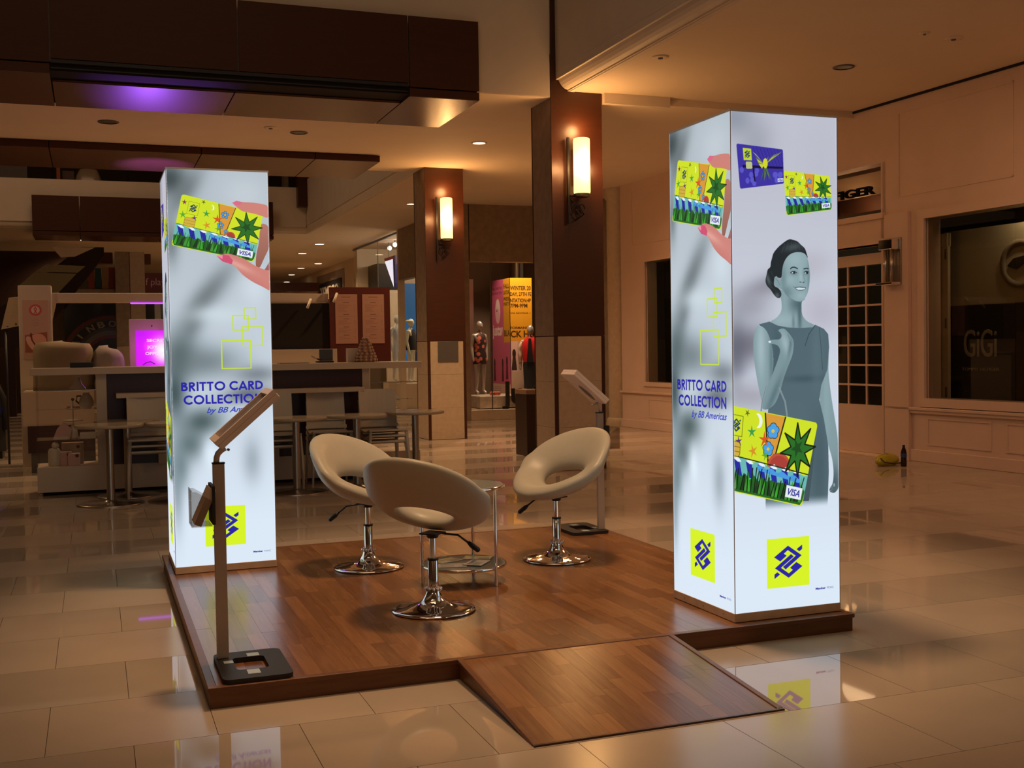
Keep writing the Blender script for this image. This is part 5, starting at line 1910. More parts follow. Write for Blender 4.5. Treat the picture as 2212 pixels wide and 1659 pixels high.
# ------------------------------------------------------------------ white stacking chairs
def stack_chair(loc, rz, label):
    t = thing('stacking_chair', label, 'chair', loc, rz, 'stacked white café chairs')
    mb = MB()
    # seat, front towards -y
    n = 10
    vs = []
    for i in range(n + 1):
        f = i / n
        y = -.21 + .42 * f
        z = .455 + .012 * math.cos(f * PI * 2) - .012 * f
        for x in (-.205, .205):
            vs += [(x, y, z), (x, y, z - .018)]
    fs = []
    for i in range(n):
        a, b = i * 4, (i + 1) * 4
        fs += [(a, a + 2, b + 2, b), (a + 1, b + 1, b + 3, a + 3), (a, b, b + 1, a + 1), (a + 2, a + 3, b + 3, b + 2)]
    fs += [(0, 1, 3, 2), (n * 4, n * 4 + 2, n * 4 + 3, n * 4 + 1)]
    mb.add(vs, fs)
    mb.build('seat', M_PLAST, t)
    bk = MB()
    m = 8
    for z0, z1 in ((.47, .505), (.555, .87)):
        vs = []
        for i in range(m + 1):
            f = i / m
            x = (-.215 + .43 * f) * (.93 if z0 > .5 else 1)
            cv = .035 * (1 - (2 * f - 1) ** 2)
            for z in (z0, z1):
                yy = .195 + (z - .45) * .16 + cv
                vs += [(x, yy, z), (x, yy + .014, z)]
        fs = []
        for i in range(m):
            a, b = i * 4, (i + 1) * 4
            fs += [(a, b, b + 2, a + 2), (a + 1, a + 3, b + 3, b + 1), (a + 2, b + 2, b + 3, a + 3), (a, a + 1, b + 1, b)]
        fs += [(0, 2, 3, 1), (m * 4, m * 4 + 1, m * 4 + 3, m * 4 + 2)]
        bk.add(vs, fs)
    for x in (-.205, .19):
        bk.add([(x, .205, .46), (x + .015, .205, .46), (x + .015, .222, .46), (x, .222, .46), (x, .225, .60), (x + .015, .225, .60), (x + .015, .24, .60), (x, .24, .60)],
               [(0, 3, 2, 1), (4, 5, 6, 7), (0, 1, 5, 4), (1, 2, 6, 5), (2, 3, 7, 6), (3, 0, 4, 7)])
    bk.build('backrest', M_PLAST, t)
    for sx in (-1, 1):
        for y0, y1 in ((-.185, -.225), (.19, .245)):
            MB().tube([(sx * .19, y0, .445), (sx * .205, (y0 + y1) / 2, .25), (sx * .215, y1, 0)], .014, 8, [.018, .015, .011]).build('leg', M_PLAST, t)
    return t


c0 = None
for x, y, rz, lab in ((.10, 7.02, .0, 'by the leftmost café tables, left of the hand pillar'), (1.33, 6.99, .03, 'just right of the hand pillar'), (1.885, 7.10, -.03, 'in the middle before the kiosk'), (2.44, 7.02, .02, 'at the right before the kiosk')):
    for k, w_ in enumerate(('bottom', 'middle', 'top')):
        L_ = '%s white chair in the stack %s' % (w_, lab)
        if c0 is None:
            c0 = stack_chair((x, y, 0), rz, L_)
        else:
            copy_tree(c0, (x, y - .012 * k, .058 * k), rz, L_)

# ------------------------------------------------------------------ waste bin by the near column
t = thing('waste_bin', 'dark square waste bin with pale stone top behind the nearer column', 'bin', (4.815, 8.98, 0))
box('bin_body', (0.004, .004, 0), (.42, .42, .80), mat('bin_dark', (.035, .016, .010), .4), t, .004)
box('stone_top', (0, 0, .802), (.424, .424, .862), mat('bin_top', (.30, .17, .10), .5), t, .006)
MB().lathe([(.11, .8622), (.12, .866)], 24, (.21, .21)).build('opening_rim', M_BLACK, t)

# ------------------------------------------------------------------ mannequins
def skin_body(name, joints, edges, rad, m, parent, lvl=1, root=0):
    me = bpy.data.meshes.new(name)
    me.from_pydata(joints, edges, [])
    o = bpy.data.objects.new(name, me)
    COL.objects.link(o)
    sk = o.modifiers.new('skin', 'SKIN')
    me.skin_vertices[0].data[root].use_root = True
    for i, r in enumerate(rad):
        rr = r if isinstance(r, tuple) else (r, r)
        me.skin_vertices[0].data[i].radius = rr
    sb = o.modifiers.new('sub', 'SUBSURF')
    sb.levels = sb.render_levels = lvl
    dg = bpy.context.evaluated_depsgraph_get()
    nm = bpy.data.meshes.new_from_object(o.evaluated_get(dg))
    bpy.data.objects.remove(o)
    bpy.data.meshes.remove(me)
    nm.name = name
    nm.materials.clear()
    nm.materials.append(m)
    nm.polygons.foreach_set('use_smooth', [True] * len(nm.polygons))
    o = bpy.data.objects.new(name, nm)
    COL.objects.link(o)
    o.parent = parent
    return o


def mannequin(name, loc, rz, label, m, h=1.80, arm=0., legs=True):
    t = thing(name, label, 'mannequin', loc, rz)
    k = h / 1.80
    J = [(0, 0, .95), (0, 0, 1.08), (0, .0, 1.25), (0, .01, 1.40), (0, .005, 1.50), (0, -.01, 1.57),
         (-.17, .01, 1.43), (-.22, .03, 1.17), (-.235, -.04, .93), (-.23, -.07, .80),
         (.17, .01, 1.43), (.23, .04, 1.17), (.20 + .05 * arm, -.10 * arm - .02, .95), (.19, -.16 * arm - .05, .82),
         (-.09, 0, .88), (-.10, -.02, .50), (-.11, .02, .09), (-.11, -.10, .03), (.09, 0, .88), (.10, .0, .50), (.12, .03, .09), (.13, -.09, .03)]
    E = [(0, 1), (1, 2), (2, 3), (3, 4), (4, 5), (3, 6), (6, 7), (7, 8), (8, 9), (3, 10), (10, 11), (11, 12), (12, 13), (0, 14), (14, 15), (15, 16), (16, 17), (0, 18), (18, 19), (19, 20), (20, 21)]
    Rr = [(.15, .11), (.115, .09), (.14, .10), (.13, .08), .050, .048, .058, .042, .030, .022, .058, .042, .030, .022, .088, .058, .035, .03, .088, .058, .035, .03]
    J = [(x * k, y * k, z * k) for x, y, z in J]
    skin_body('body', J, E, Rr, m, t)
    hd = MB()
    mm = Matrix.Translation((0, -.015 * k, 1.68 * k))
    hd.ball((0, 0, 0), .10 * k, .78, .92, 1.18, 9, mm)
    hd.ball((0, -.085 * k, -.015 * k), .018 * k, .7, 1, 1.2, 5, mm)
    hd.build('head', m, t)
    return t


def garment(name, rings, m, parent, n=24):
    vs = []
    for rx, ry, cx, cy, z in rings:
        for k in range(n):
            a = 2 * PI * k / n
            vs.append((cx + rx * math.cos(a), cy + ry * math.sin(a), z))
    fs = [(i * n + k, i * n + (k + 1) % n, (i + 1) * n + (k + 1) % n, (i + 1) * n + k) for i in range(len(rings) - 1) for k in range(n)]
    mb = MB()
    mb.add(vs, fs, True)
    return mb.build(name, m, parent)


M_MANS = mat('mannequin_silver', (.42, .36, .32), .25, .4)
M_MANW = mat('mannequin_white', (.70, .74, .66), .35)
# fabrics with flat prints
mf = mat('floral_fabric', (.02, .015, .015), .6)
N, L = nodes_of(mf)
b_ = N['Principled BSDF']
tc = N.new('ShaderNodeTexCoord')
vo = N.new('ShaderNodeTexVoronoi')
vo.inputs['Scale'].default_value = 11
cr = N.new('ShaderNodeValToRGB')
cr.color_ramp.interpolation = 'CONSTANT'
cr.color_ramp.elements[0].color = (.55, .12, .08, 1)
cr.color_ramp.elements[1].color = (.03, .012, .012, 1)
cr.color_ramp.elements[1].position = .42
L.new(tc.outputs['Object'], vo.inputs['Vector'])
L.new(vo.outputs['Distance'], cr.inputs['Fac'])
L.new(cr.outputs['Color'], b_.inputs['Base Color'])
M_RED = mat('red_satin', (.60, .02, .02), .3)
M_DKF = mat('dark_fabric', (.012, .012, .018), .7)

SY = 17.2
t = mannequin('mannequin', (6.98, SY, .47), .3, 'silver mannequin in black dress with red flowers in the far shop window', M_MANS, 1.50)
garment('dress', [(.150, .115, 0, 0, .62), (.160, .12, 0, 0, .70), (.155, .12, 0, 0, .80), (.118, .10, 0, 0, .93), (.138, .11, 0, 0, 1.06), (.155, .10, 0, 0, 1.16), (.14, .075, 0, 0, 1.215), (.06, .05, 0, 0, 1.26)], mf, t)
t2 = mannequin('mannequin', (8.0, SY - .26, .215), -.5, 'silver mannequin in open red satin jacket and dark trousers in the far shop window', M_MANS, 1.66, .6)
garment('trousers', [(.14, .11, 0, 0, .05), (.15, .115, 0, 0, .45), (.165, .125, 0, 0, .85), (.145, .11, 0, 0, 1.0)], M_DKF, t2)
garment('jacket_body', [(.155, .125, 0, 0, .90), (.170, .135, 0, 0, .96), (.172, .135, 0, 0, 1.15), (.180, .12, 0, 0, 1.30), (.12, .085, 0, 0, 1.385), (.075, .065, 0, 0, 1.42)], M_RED, t2)
MB().prism([(-.07, .90), (.07, .90), (.04, 1.20), (.025, 1.38), (-.025, 1.38), (-.04, 1.20)], .112, .142, Matrix(((1, 0, 0, 0), (0, 0, -1, 0), (0, 1, 0, 0), (0, 0, 0, 1)))).build('shirt_front', M_DKF, t2)
for sx in (-1, 1):
    MB().tube([(sx * .15, 0, 1.34), (sx * .215, .02, 1.20), (sx * .225, .02, 1.08), (sx * .21, -.04, .90)], .05, 10, [.04, .048, .046, .036]).build('sleeve', mat('cream_satin', (.62, .42, .32), .3) if sx < 0 else M_RED, t2)

# boards, plinths and lettering of that window
YB1 = Print(.49, 1.3, 300, (226, 160, 30))
for z, h, s_, wd in ((1.05, .085, 'WINTER 20', .46), (.93, .075, 'DAY, 27TH FE', .47), (.80, .075, 'NTATION:4P', .46), (.69, .08, '7PM-9PM', .38), (.56, .03, 'VIA SAVONA 1', .44), (.25, .045, 'FORMANCE', .44), (.08, .13, 'CK H', .40)):
    YB1.text(s_, .01, z, h, (70, 44, 12), wd, .03)
PK1 = Print(1.1, 2.5, 200, (206, 96, 140))
PK1.poly([(.72, 1.2), (1.1, 1.2), (1.1, 2.5), (.72, 2.5)], (222, 160, 40))
for z, s_ in ((2.3, 'FALL WINTER'), (2.2, 'SATURDAY 27TH')):
    PK1.text(s_, .02, z, .05, (120, 40, 80), .62, .02)
for z, h, s_ in ((2.3, .085, 'FALL'), (2.18, .075, 'SATUR'), (2.05, .07, 'PRESE'), (1.95, .07, 'PARTY'), (1.33, .12, 'BLA')):
    PK1.text(s_, .74, z, h, (90, 60, 14), .34, .03)
PK1.ell(.36, 1.85, .16, .26, (240, 190, 205))
PK1.poly([(.22, 1.9), (.30, 2.08), (.42, 2.1), (.50, 1.95), (.48, 1.75), (.42, 1.9), (.30, 1.92)], (250, 225, 230))
PK1.ell(.31, 1.86, .03, .02, (120, 40, 80))
PK1.text('just', .02, 1.36, .22, (250, 225, 232), .40, .04)
PK1.text('cav', .36, 1.36, .22, (250, 225, 232), .30, .04)
for x, z in ((.12, .55), (.62, .55), (.88, .6)):
    PK1.ell(x, z + .20, .05, .12, (60, 20, 40))
    PK1.poly([(x - .07, z - .15), (x + .07, z - .15), (x + .04, z + .18), (x - .04, z + .18)], (90, 30, 60))
PK1.poly([(0, 0), (1.1, 0), (1.1, .35), (0, .35)], (226, 190, 180))
for i in range(5):
    PK1.line([(.08, .28 - i * .04), (.5, .28 - i * .04)], .010, (110, 80, 80), .7)
WB1 = Print(.49, 1.2, 300, (206, 176, 158))
WB1.poly([(.0, .6), (.16, .6), (.16, 1.2), (0, 1.2)], (226, 190, 180))
WB1.ell(.08, .95, .04, .09, (50, 30, 30))
WB1.poly([(.02, .62), (.14, .62), (.11, .9), (.05, .9)], (60, 40, 40))
for i in range(9):
    WB1.line([(.20, 1.12 - i * .05), (.24, 1.12 - i * .05)], .02, (190, 60, 70), .8)
    WB1.line([(.28, 1.12 - i * .05), (.31, 1.12 - i * .05)], .015, (90, 60, 60), .8)
pb = thing('display_box', 'tall display box with pink and yellow printed sides in the far shop window', 'display box', (7.66, SY + .02, .30))
box('box_core', (.012, .012, 0), (.478, 1.09, 2.55), M_KW, pb)
panel('yellow_print', (0, 0, 1.25), (1, 0, 0), (0, 0, 1), .49, 1.3, YB1.material('yellow_board', 0, .5), pb, .01)
panel('white_print', (0, 0, 0), (1, 0, 0), (0, 0, 1), .49, 1.2499, WB1.material('white_board', 0, .5), pb, .01)
panel('pink_print', (0, 1.10, 0), (0, -1, 0), (0, 0, 1), 1.1, 2.55, PK1.material('pink_board', 0, .5), pb, .01)
t = thing('window_plinth', 'quilted silver white plinth under the mannequins in the far shop window', 'plinth', (6.75, 16.55, .215))
box('plinth_body', (0, 0, 0), (1.55, .95, .25), mat('quilted_silver', (.60, .52, .44), .35, .2, noise=.2, nscale=10, bump=.6), t, .02)
t['label'] = 'low quilted silver plinth in the far shop window'
tag(box('red_shoes_block', (7.02, 16.62, .467), (7.22, 16.76, .54), mat('red_pattern', (.50, .14, .10), .5, noise=.7, nscale=30), None, .02), 'small red patterned folded garment at the left end of the quilted plinth', 'folded clothes')
sg = thing('window_lettering', 'black cut-out letters standing in front of the quilted plinth', 'lettering', (7.19, 16.48, .217))
solid_text('lettering', 'Just', .42, .03, M_BLACK, sg, Matrix(((1, 0, 0, 0), (0, 0, -1, 0), (0, 1, 0, .10), (0, 0, 0, 1))), .03, 0, .82)
box('letter_rail', (0, -.03, 0), (.82, 0, .02), M_BLACK, sg)

# far shop: walls, glass, floor step
struct(box('trim_17', (6.45, 16.2, 0), (8.43, 16.6, .20), M_STONE))
struct(box('floor_shop_window', (6.62, 16.605, 0), (12, 19.0, .214), M_TAUPE))
struct(box('wall_shop_lintel', (6.48, 16.22, 3.10), (8.43, 16.50, ZC), M_TAUPE))
wg = struct(MB().box((6.50, 16.30, .205), (8.42, 16.308, 3.10)).build('window_4', M_PANE))
box('mullion', (6.92, 16.29, .205), (6.935, 16.315, 3.10), M_GREY, wg)
struct(box('wall_shop_corner', (6.30, 16.22, 0), (6.46, 19.35, ZC), M_TAUPE))
struct(box('wall_shop_back', (6.48, 18.95, .0), (12, 19.05, ZC), mat('shop_back', (.16, .10, .07), .6)))
mr = thing('mirror_panel', 'tall pale mirror panel at the back of the far shop window', 'mirror', (7.15, 18.7, .2145))
box('mirror_sheet', (0, 0, 0), (.22, .02, 2.7), M_STEEL, mr)
box('mirror_edge', (-.015, -.005, 0), (0, .025, 2.7), M_KW, mr)
cy = thing('round_duct', 'shiny round steel pillar top above the yellow display box', 'pillar', (8.35, 18.6, 0))
MB().cyl((0, 0), .16, .215, ZC - .02, 28).build('shaft', M_STEEL, cy)
light('SPOT', 'shop_spot', (7.2, 16.65, 4.0), 260, (1, .70, .42), (7.4, 17.4, 1.2), .05, 80, .5)
light('SPOT', 'shop_spot', (8.1, 16.65, 4.0), 200, (1, .72, .45), (7.9, 17.4, 1.3), .05, 70, .5)
tr_ = thing('floor_lamp_pole', 'thin black lamp stand left inside the far shop window', 'lamp', (6.75, 18.3, .215))
MB().tube([(0, 0, 0), (0, 0, 1.5)], .03).build('pole', M_BLACK, tr_)
MB().lathe([(.16, 1.5), (.12, 1.75)], 20).build('shade', M_BLACK, tr_)
for k, (dx, z) in enumerate(((.0, 1.0), (.07, 1.15), (-.05, 1.2))):
    MB().ball((dx, -.05, z), .045).build('glass_globe', M_CHROME, tr_)

# ---- lit shop on the left of that corner
struct(box('wall_shop_stone', (6.30, 19.35, 3.02), (6.46, 20.95, ZC), M_TAUPE))
struct(box('wall_shop_jamb', (6.32, 20.95, 0), (6.44, 21.15, ZC), mat('jamb_cream', (.70, .58, .42), .5)))
wg = struct(MB().box((6.36, 21.15, .0), (6.368, 26.0, ZC - .02)).build('window_5', M_PANE))
box('mullion', (6.355, 23.2, 0), (6.375, 23.22, ZC - .02), M_GREY, wg)
box('head_rail', (6.34, 21.15, ZC - .06), (6.39, 26.0, ZC - .02), M_GREY, wg)
struct(box('wall_shop_side', (6.46, 26.0, 0), (12, 26.2, ZC), MATS['jamb_cream']))
struct(box('wall_shop_rear', (9.5, 19.1, 0), (9.7, 26.0, ZC), MATS['jamb_cream']))
struct(box('wall_shop_cream', (6.9, 24.6, 0), (9.4, 24.7, 3.0), MATS['jamb_cream']))
light('POINT', 'shop_lamp', (7.9, 22.0, 3.9), 120, (1, .82, .58), None, .2)
mw = mannequin('mannequin', (6.85, 23.35, .60), .5, 'plain white mannequin with bare shoulders behind the café counter end', M_MANW, 1.70)
mw2 = mannequin('mannequin', (6.82, 21.9, .60), .9, 'white mannequin in dark draped top and headpiece near the blue poster', M_MANW, 1.56, .5)
garment('draped_top', [(.18, .14, 0, 0, .80), (.17, .13, 0, 0, .95), (.155, .12, 0, 0, 1.1), (.15, .10, .02, 0, 1.22), (.10, .07, .04, 0, 1.30)], M_DKF, mw2)
MB().ball((0, .02, 1.50), .10, 1.5, 1.0, .35, 7).build('headpiece', M_MANW, mw2)
for x, y in ((6.85, 23.35), (6.82, 21.9)):
    tag(box('display_block', (x - .3, y - .3, 0), (x + .3, y + .3, .598), MATS['jamb_cream'], None, .01), 'cream display block under the ' + ('plain white mannequin' if y > 23 else 'mannequin in the dark draped top'), 'plinth')
PB_ = Print(.75, 2.1, 200, (36, 104, 150))
PB_.poly([(.3, 0), (.75, 0), (.75, 1.0), (.42, 1.1), (.32, .7)], (20, 30, 50))
PB_.ell(.46, 1.55, .08, .15, (214, 180, 130))
PB_.poly([(.40, 1.45), (.52, 1.45), (.50, .85), (.42, .85)], (220, 190, 150))
PB_.ell(.47, 1.66, .085, .10, (228, 200, 140))
PB_.line([(.40, .78), (.54, .70)], .04, (230, 240, 250))
PB_.blob(.1, .5, .2, .5, (40, 130, 190), .8)
pp = thing('blue_poster', 'tall bright blue fashion poster inside the lit shop', 'poster', (6.80, 22.6, 1.0))
panel('poster_sheet', (0, 0, 0), (1, 0, 0), (0, 0, 1), .75, 2.05, PB_.material('blue_poster', .45, .4), pp, .02)
box('poster_leg', (.02, .0, -1.0), (.06, .02, .0), M_GREY, pp)
box('poster_leg', (.69, .0, -1.0), (.73, .02, .0), M_GREY, pp)
# hanging triangular pennant and dark box behind the glass
pn = thing('hanging_pennant', 'glowing white triangular pennant with red top and blue edge', 'sign', (6.8, 23.3, 3.0))
TRI = Matrix(((0, 0, 1, 0), (-1, 0, 0, 0), (0, 1, 0, 0), (0, 0, 0, 1)))
MB().prism([(-.05, 0), (-.95, .72), (-.10, .72)], 0, .04, TRI).build('white_face', mat('pennant_white', (1, 1, 1), .5, emit=(.85, .85, 1), es=1.1), pn)
MB().prism([(-.95, .72), (-.10, .72), (-.10, .80), (-1.0, .80)], 0, .04, TRI).build('red_band', mat('pennant_red', (.5, .03, .03), .5), pn)
MB().prism([(-.05, 0), (-.10, .80), (.12, .80), (.10, 0)], 0, .04, TRI).build('blue_band', mat('pennant_blue', (.02, .02, .25), .5), pn)
MB().cyl((0, 0), .01, .8, 1.18, 8, Matrix.Translation((0, .5, 0))).build('hanger_rod', M_GREY, pn)
db = thing('dark_fixture', 'dark grey display fixture behind the shop glass', 'fixture', (6.75, 24.9, 0))
box('fixture_body', (0, 0, 0), (.6, 1.05, 3.72), M_RUB, db)
for i, (y, z) in enumerate(((23.9, 4.08), (23.35, 4.12))):
    t = thing('track_spot', ['bright white track spot, left of the pair behind the glass', 'bright white track spot, right of the pair behind the glass'][i], 'spot lamp', (6.85, y, z - .04))
    MB().ball((0, 0, 0), .055).build('lamp_globe', mat('cold_lamp', (1, 1, 1), .5, emit=(1, .95, .85), es=9), t)
    MB().cyl((0, 0), .02, .04, .11, 8).build('stem', M_GREY, t)

# ---- far corridor on the right side
struct(box('wall_corridor_right', (7.0, 28.5, 0), (7.2, 44.6, ZC), M_CEIL))
sg = thing('black_shop_sign', 'black shop sign panel with pale letters in the far corridor', 'sign', (6.96, 34.3, 3.0))
box('sign_panel', (0, -3.7, -.6), (.03, 0, .72), M_BLACK, sg)
box('sign_frame', (.031, -4.1, -.8), (.05, .5, 1.0), M_TAUPE, sg)
solid_text('lettering', 'TEMPCO', .42, .02, mat('letter_pale', (.55, .50, .42), .5), sg, Matrix(((0, 0, -1, -.001), (-1, 0, 0, -.30), (0, 1, 0, .14), (0, 0, 0, 1))), .02, 0, 3.1)
struct(box('wall_bulkhead', (-1.2, 30.5, 3.28), (6.25, 30.8, 3.55), M_DKWOOD))
struct(box('wall_corridor_mid', (-1.2, 31.0, 0), (6.25, 31.2, 3.27), mat('far_beige', (.36, .24, .13), .7)))
struct(box('wall_corridor_dark', (-9.0, 25.6, 0), (-1.0, 25.8, 3.98), mat('far_brown', (.035, .012, .005), .8)))

# ------------------------------------------------------------------ far left: escalator, column, shops
es = thing('escalator', 'dark escalator flank with greenish underside panels at the far left', 'escalator', (-2.6, 23.9, 0))
MXE = Matrix(((1, 0, 0, 2.6), (0, 0, -1, 0), (0, 1, 0, 0), (0, 0, 0, 1)))
M_GRN = mat('greenish_panel', (.34, .30, .17), .5)
MB().prism([(-2.6, 1.6), (-2.6, 2.35), (-.6, 3.95), (-.1, 3.95), (-.1, 3.75), (-1.2, 2.3), (-1.9, 1.6)], -.3, -.02, MXE).build('truss', mat('truss_dark', (.03, .012, .006), .7), es)
MB().prism([(-1.37, 3.53), (-.52, 3.50), (-.70, 3.34), (-1.62, 3.36)], -.02, .015, MXE).build('cladding_panel', M_GRN, es)
MB().prism([(-1.64, 3.34), (-.72, 3.32), (-1.15, 2.85), (-1.95, 2.95), (-1.95, 3.05)], -.02, .015, MXE).build('cladding_panel', M_GRN, es)
MB().prism([(-1.25, 3.94), (-.3, 3.94), (-.75, 3.72), (-1.05, 3.70)], -.25, .0, MXE).build('ceiling_wedge', M_CEIL, es)
box('support_post', (.3, .03, 0), (.5, .2, 1.75), MATS['truss_dark'], es)
tf = thing('far_column', 'square beige column with dark centre joint beyond the kiosk beam', 'column', (.14, 24.0, 0))
box('front_face', (.335, 0, 1.60), (.67, .67, 3.86), M_STONE, tf)
box('side_face', (0, .0, 1.60), (.318, .66, 3.86), M_TAUPE, tf)
box('joint_strip', (.318, .02, 0), (.335, .66, 3.86), M_DKWOOD, tf)
box('foot_stone', (.335, -.01, 0), (.675, .67, 1.595), M_STONE, tf)
box('foot_stone', (-.005, -.01, 0), (.318, .66, 1.595), M_STONE, tf)
tag(box('brown_bulkhead', (-.6, 24.5, 3.62), (.10, 24.9, 3.88), mat('bulkhead_brown', (.10, .03, .015), .6)), 'short brown bulkhead box left of the far beige column', 'bulkhead')
tag(box('brown_bulkhead', (.83, 24.3, 3.60), (.97, 24.6, 3.84), MATS['bulkhead_brown']), 'small brown bulkhead block right of the far beige column', 'bulkhead')
cols = [(.20, .13, .08), (.10, .10, .04), (.30, .07, .04), (.02, .08, .12), (.34, .22, .12), (.22, .03, .02)]
for i, c in enumerate(cols):
    x0 = -.78 + i * .155
    tag(box('display_banner', (x0, 24.15, 2.98), (x0 + .14, 24.18, 3.44 + .01 * i), mat('banner_%d' % i, c, .6)), 'dim upright %s banner in the row left of the far column' % ['brown', 'olive', 'rust red', 'teal', 'cream', 'dark red'][i], 'banner', None)
tag(box('display_shelf', (-1.1, 24.1, 2.80), (.12, 24.3, 2.965), M_TAUPE), 'long beige ledge under the row of dim banners', 'ledge')
RB = Print(1.15, 1.9, 220, (12, 16, 18))
RB.blob(.75, 1.75, .12, .35, (70, 90, 120), .7)
RB.blob(.85, .9, .06, .2, (60, 70, 90), .7)
cx_, cy_ = 1.02, .32
for r0, r1, c in ((1.02, 1.10, (110, 36, 24)), (.72, 1.02, (70, 66, 58)), (.80, .98, (34, 30, 26)), (.60, .72, (104, 98, 88)), (.52, .60, (110, 30, 24))):
    for s_ in range(40):
        a0, a1 = math.radians(60 + 130 * s_ / 40), math.radians(60 + 130 * (s_ + 1.05) / 40)
        RB.poly([(cx_ + r0 * math.cos(a0), cy_ + r0 * math.sin(a0)), (cx_ + r1 * math.cos(a0), cy_ + r1 * math.sin(a0)), (cx_ + r1 * math.cos(a1), cy_ + r1 * math.sin(a1)), (cx_ + r0 * math.cos(a1), cy_ + r0 * math.sin(a1))], c)
for i, ch in enumerate('RAINBOW'):
    a = math.radians(176 - 16.5 * i)
    r = .80

    def Mr(u, v, a=a, r=r):
        q = r + v
        b = a - u / .9
        return (cx_ + q * math.cos(b), cy_ + q * math.sin(b))
    RB.text(ch, .02, .02, .15, (150, 138, 112), .17 if ch != 'I' else .05, .03, 0, Mr)
rs = thing('arch_sign', 'dark shop window with curved red and white rainbow arch lettering', 'shop sign', (-1.02, 24.35, 1.0))
panel('sign_face', (0, 0, 0), (1, 0, 0), (0, 0, 1), 1.15, 1.8, RB.material('arch_sign', .0, .12), rs, .03)
RB2 = Print(.55, .48, 260, (70, 12, 10))
RB2.text('f play', .02, .18, .17, (150, 90, 80), .46, 0.)
r2 = thing('red_shop_sign', 'dark red shop sign with thin lettering beside the far beige column', 'shop sign', (.83, 24.6, 2.92))
panel('sign_face', (0, 0, 0), (1, 0, 0), (0, 0, 1), .55, .48, RB2.material('red_sign', .25, .4), r2, .05)
dk = thing('far_shop_window', 'dark shop window with pale vertical reflection below the red sign', 'shop window', (.83, 24.7, 1.2))
box('dark_glass', (0, 0, 0), (.85, .03, 1.60), mat('dark_glass', (.01, .012, .015), .08), dk)
box('pale_reflection', (.22, -.02, 0), (.36, 0, 1.60), M_STEEL, dk)  # steel strip stands in for the pale reflection on the glass
tag(box('tan_door', (-1.6, 24.6, 0), (-.98, 24.7, 2.75), mat('tan_dim', (.16, .11, .06), .6)), 'dim tan door panel left of the arch lettering', 'door')
# hanging menu behind the pylon
FL = Print(.6, .46, 300, (150, 130, 108))
rn = random.Random(2)
for i in range(12):
    FL.line([(.08, .42 - i * .024), (.12 + .3 * rn.random(), .42 - i * .024)], .004, (110, 95, 80), .7)
for i in range(30):
    FL.ell(.05 + rn.random() * .5, .03 + rn.random() * .06, .012, .010, (70, 30, 20))
mf_ = thing('slanted_menu', 'slanted white menu board half hidden behind the white pylon', 'menu board', (-1.50, 11.35, 1.745))
me = bpy.data.meshes.new('menu_sheet')
P4 = [(0, 0, 0), (.62, 0, .13), (.70, 0, .48), (.10, 0, .41)]
me.from_pydata(P4 + [(x, .01, z) for x, _, z in P4], [], [(0, 1, 2, 3), (7, 6, 5, 4), (0, 4, 5, 1), (1, 5, 6, 2), (2, 6, 7, 3), (3, 7, 4, 0)])
uvl = me.uv_layers.new(name='UVMap')
for i, q in enumerate([(0, 0), (1, 0), (1, 1), (0, 1)]):
    uvl.data[i].uv = q
me.materials.append(FL.material('slanted_menu', 0, .5))
o = bpy.data.objects.new('menu_sheet', me)
COL.objects.link(o)
o.parent = mf_
MB().tube([(.05, .03, -1.745), (.05, .03, .2)], .015).build('post', M_BLACK, mf_)
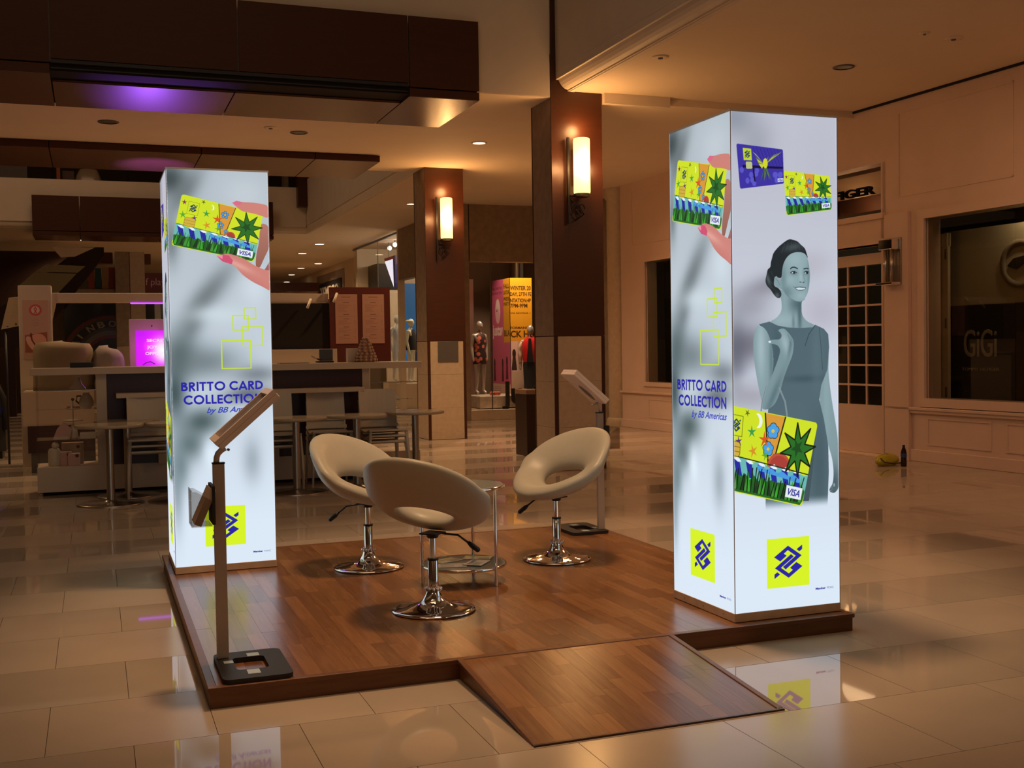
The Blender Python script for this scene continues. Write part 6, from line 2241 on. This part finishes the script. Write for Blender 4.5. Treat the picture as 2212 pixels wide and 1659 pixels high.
# dark machine at the left edge
mc = thing('ride_machine', 'dark rounded machine with small blue light at the left edge of the picture', 'machine', (-2.35, 12.3, 0))
MB().prism([(0, .10), (.80, .10), (.80, .75), (.72, .95), (.58, 1.1), (.40, 1.16), (.38, 1.30), (0, 1.32)], 0, .5, Matrix(((1, 0, 0, 0), (0, 0, -1, .5), (0, 1, 0, 0), (0, 0, 0, 1)))).build('machine_body', M_RUB, mc)
MB().tube([(.80, -.02, .4), (.80, -.02, .8), (.72, -.02, 1.0), (.55, -.02, 1.15), (.35, -.02, 1.2)], .04, 10).build('black_arch', M_BLACK, mc)
box('grey_panel', (.20, -.02, .95), (.62, 0, 1.05), M_GREY, mc)
box('white_foot', (.0, -.03, .10), (.70, -.001, .60), mat('machine_grey', (.16, .14, .12), .5), mc)
MB().ball((.72, -.045, .66), .012).build('blue_light', mat('blue_led', (0, 0, .1), .4, emit=(.05, .1, 1), es=3), mc)
box('foot_block', (.05, .05, 0), (.75, .45, .10), M_BLACK, mc)

# ------------------------------------------------------------------ upper storey glimpsed over the far parapet
def upper(name, label, cat, a, b, m):
    return tag(box(name, a, b, m), label, cat)


upper('orange_post', 'orange upright post seen over the far parapet', 'post', (-1.10, 24.0, 4.72), (-1.02, 24.1, 6.4), mat('orange_paint', (.40, .09, .02), .6))
upper('dark_post', 'dark upright post left of the orange one over the far parapet', 'post', (-1.22, 24.0, 4.72), (-1.14, 24.1, 6.4), M_GAP)
upper('dark_post', 'dark upright post right of the draped plastic over the far parapet', 'post', (.45, 24.0, 4.72), (.52, 24.1, 6.4), M_GAP)
upper('wooden_table', 'small brown wooden frame beside the orange post upstairs', 'frame', (-.98, 24.3, 4.72), (-.72, 24.5, 5.78), mat('brown_frame', (.10, .04, .02), .5))
upper('grey_shutter', 'grey striped shutter at the far left upstairs', 'shutter', (-2.9, 24.4, 4.72), (-1.75, 24.5, 5.9), mat('shutter_grey', (.13, .11, .09), .5))
upper('beige_door_leaf', 'beige door leaf upstairs right of the hand pillar', 'door', (4.20, 24.0, 4.72), (4.30, 24.4, 6.2), M_TAUPE)
upper('corner_post', 'dark wood post at the parapet corner', 'post', (4.18, 21.95, 4.80), (4.40, 22.19, 6.0), M_DKWOOD)
drape('plastic_drape', 'crumpled clear plastic sheet draped upstairs behind the far parapet', 'plastic sheet', (-.40, 24.4, 4.72), .36, .25, 1.25, mat('plastic_sheet', (.42, .32, .22), .2), 9, 0)
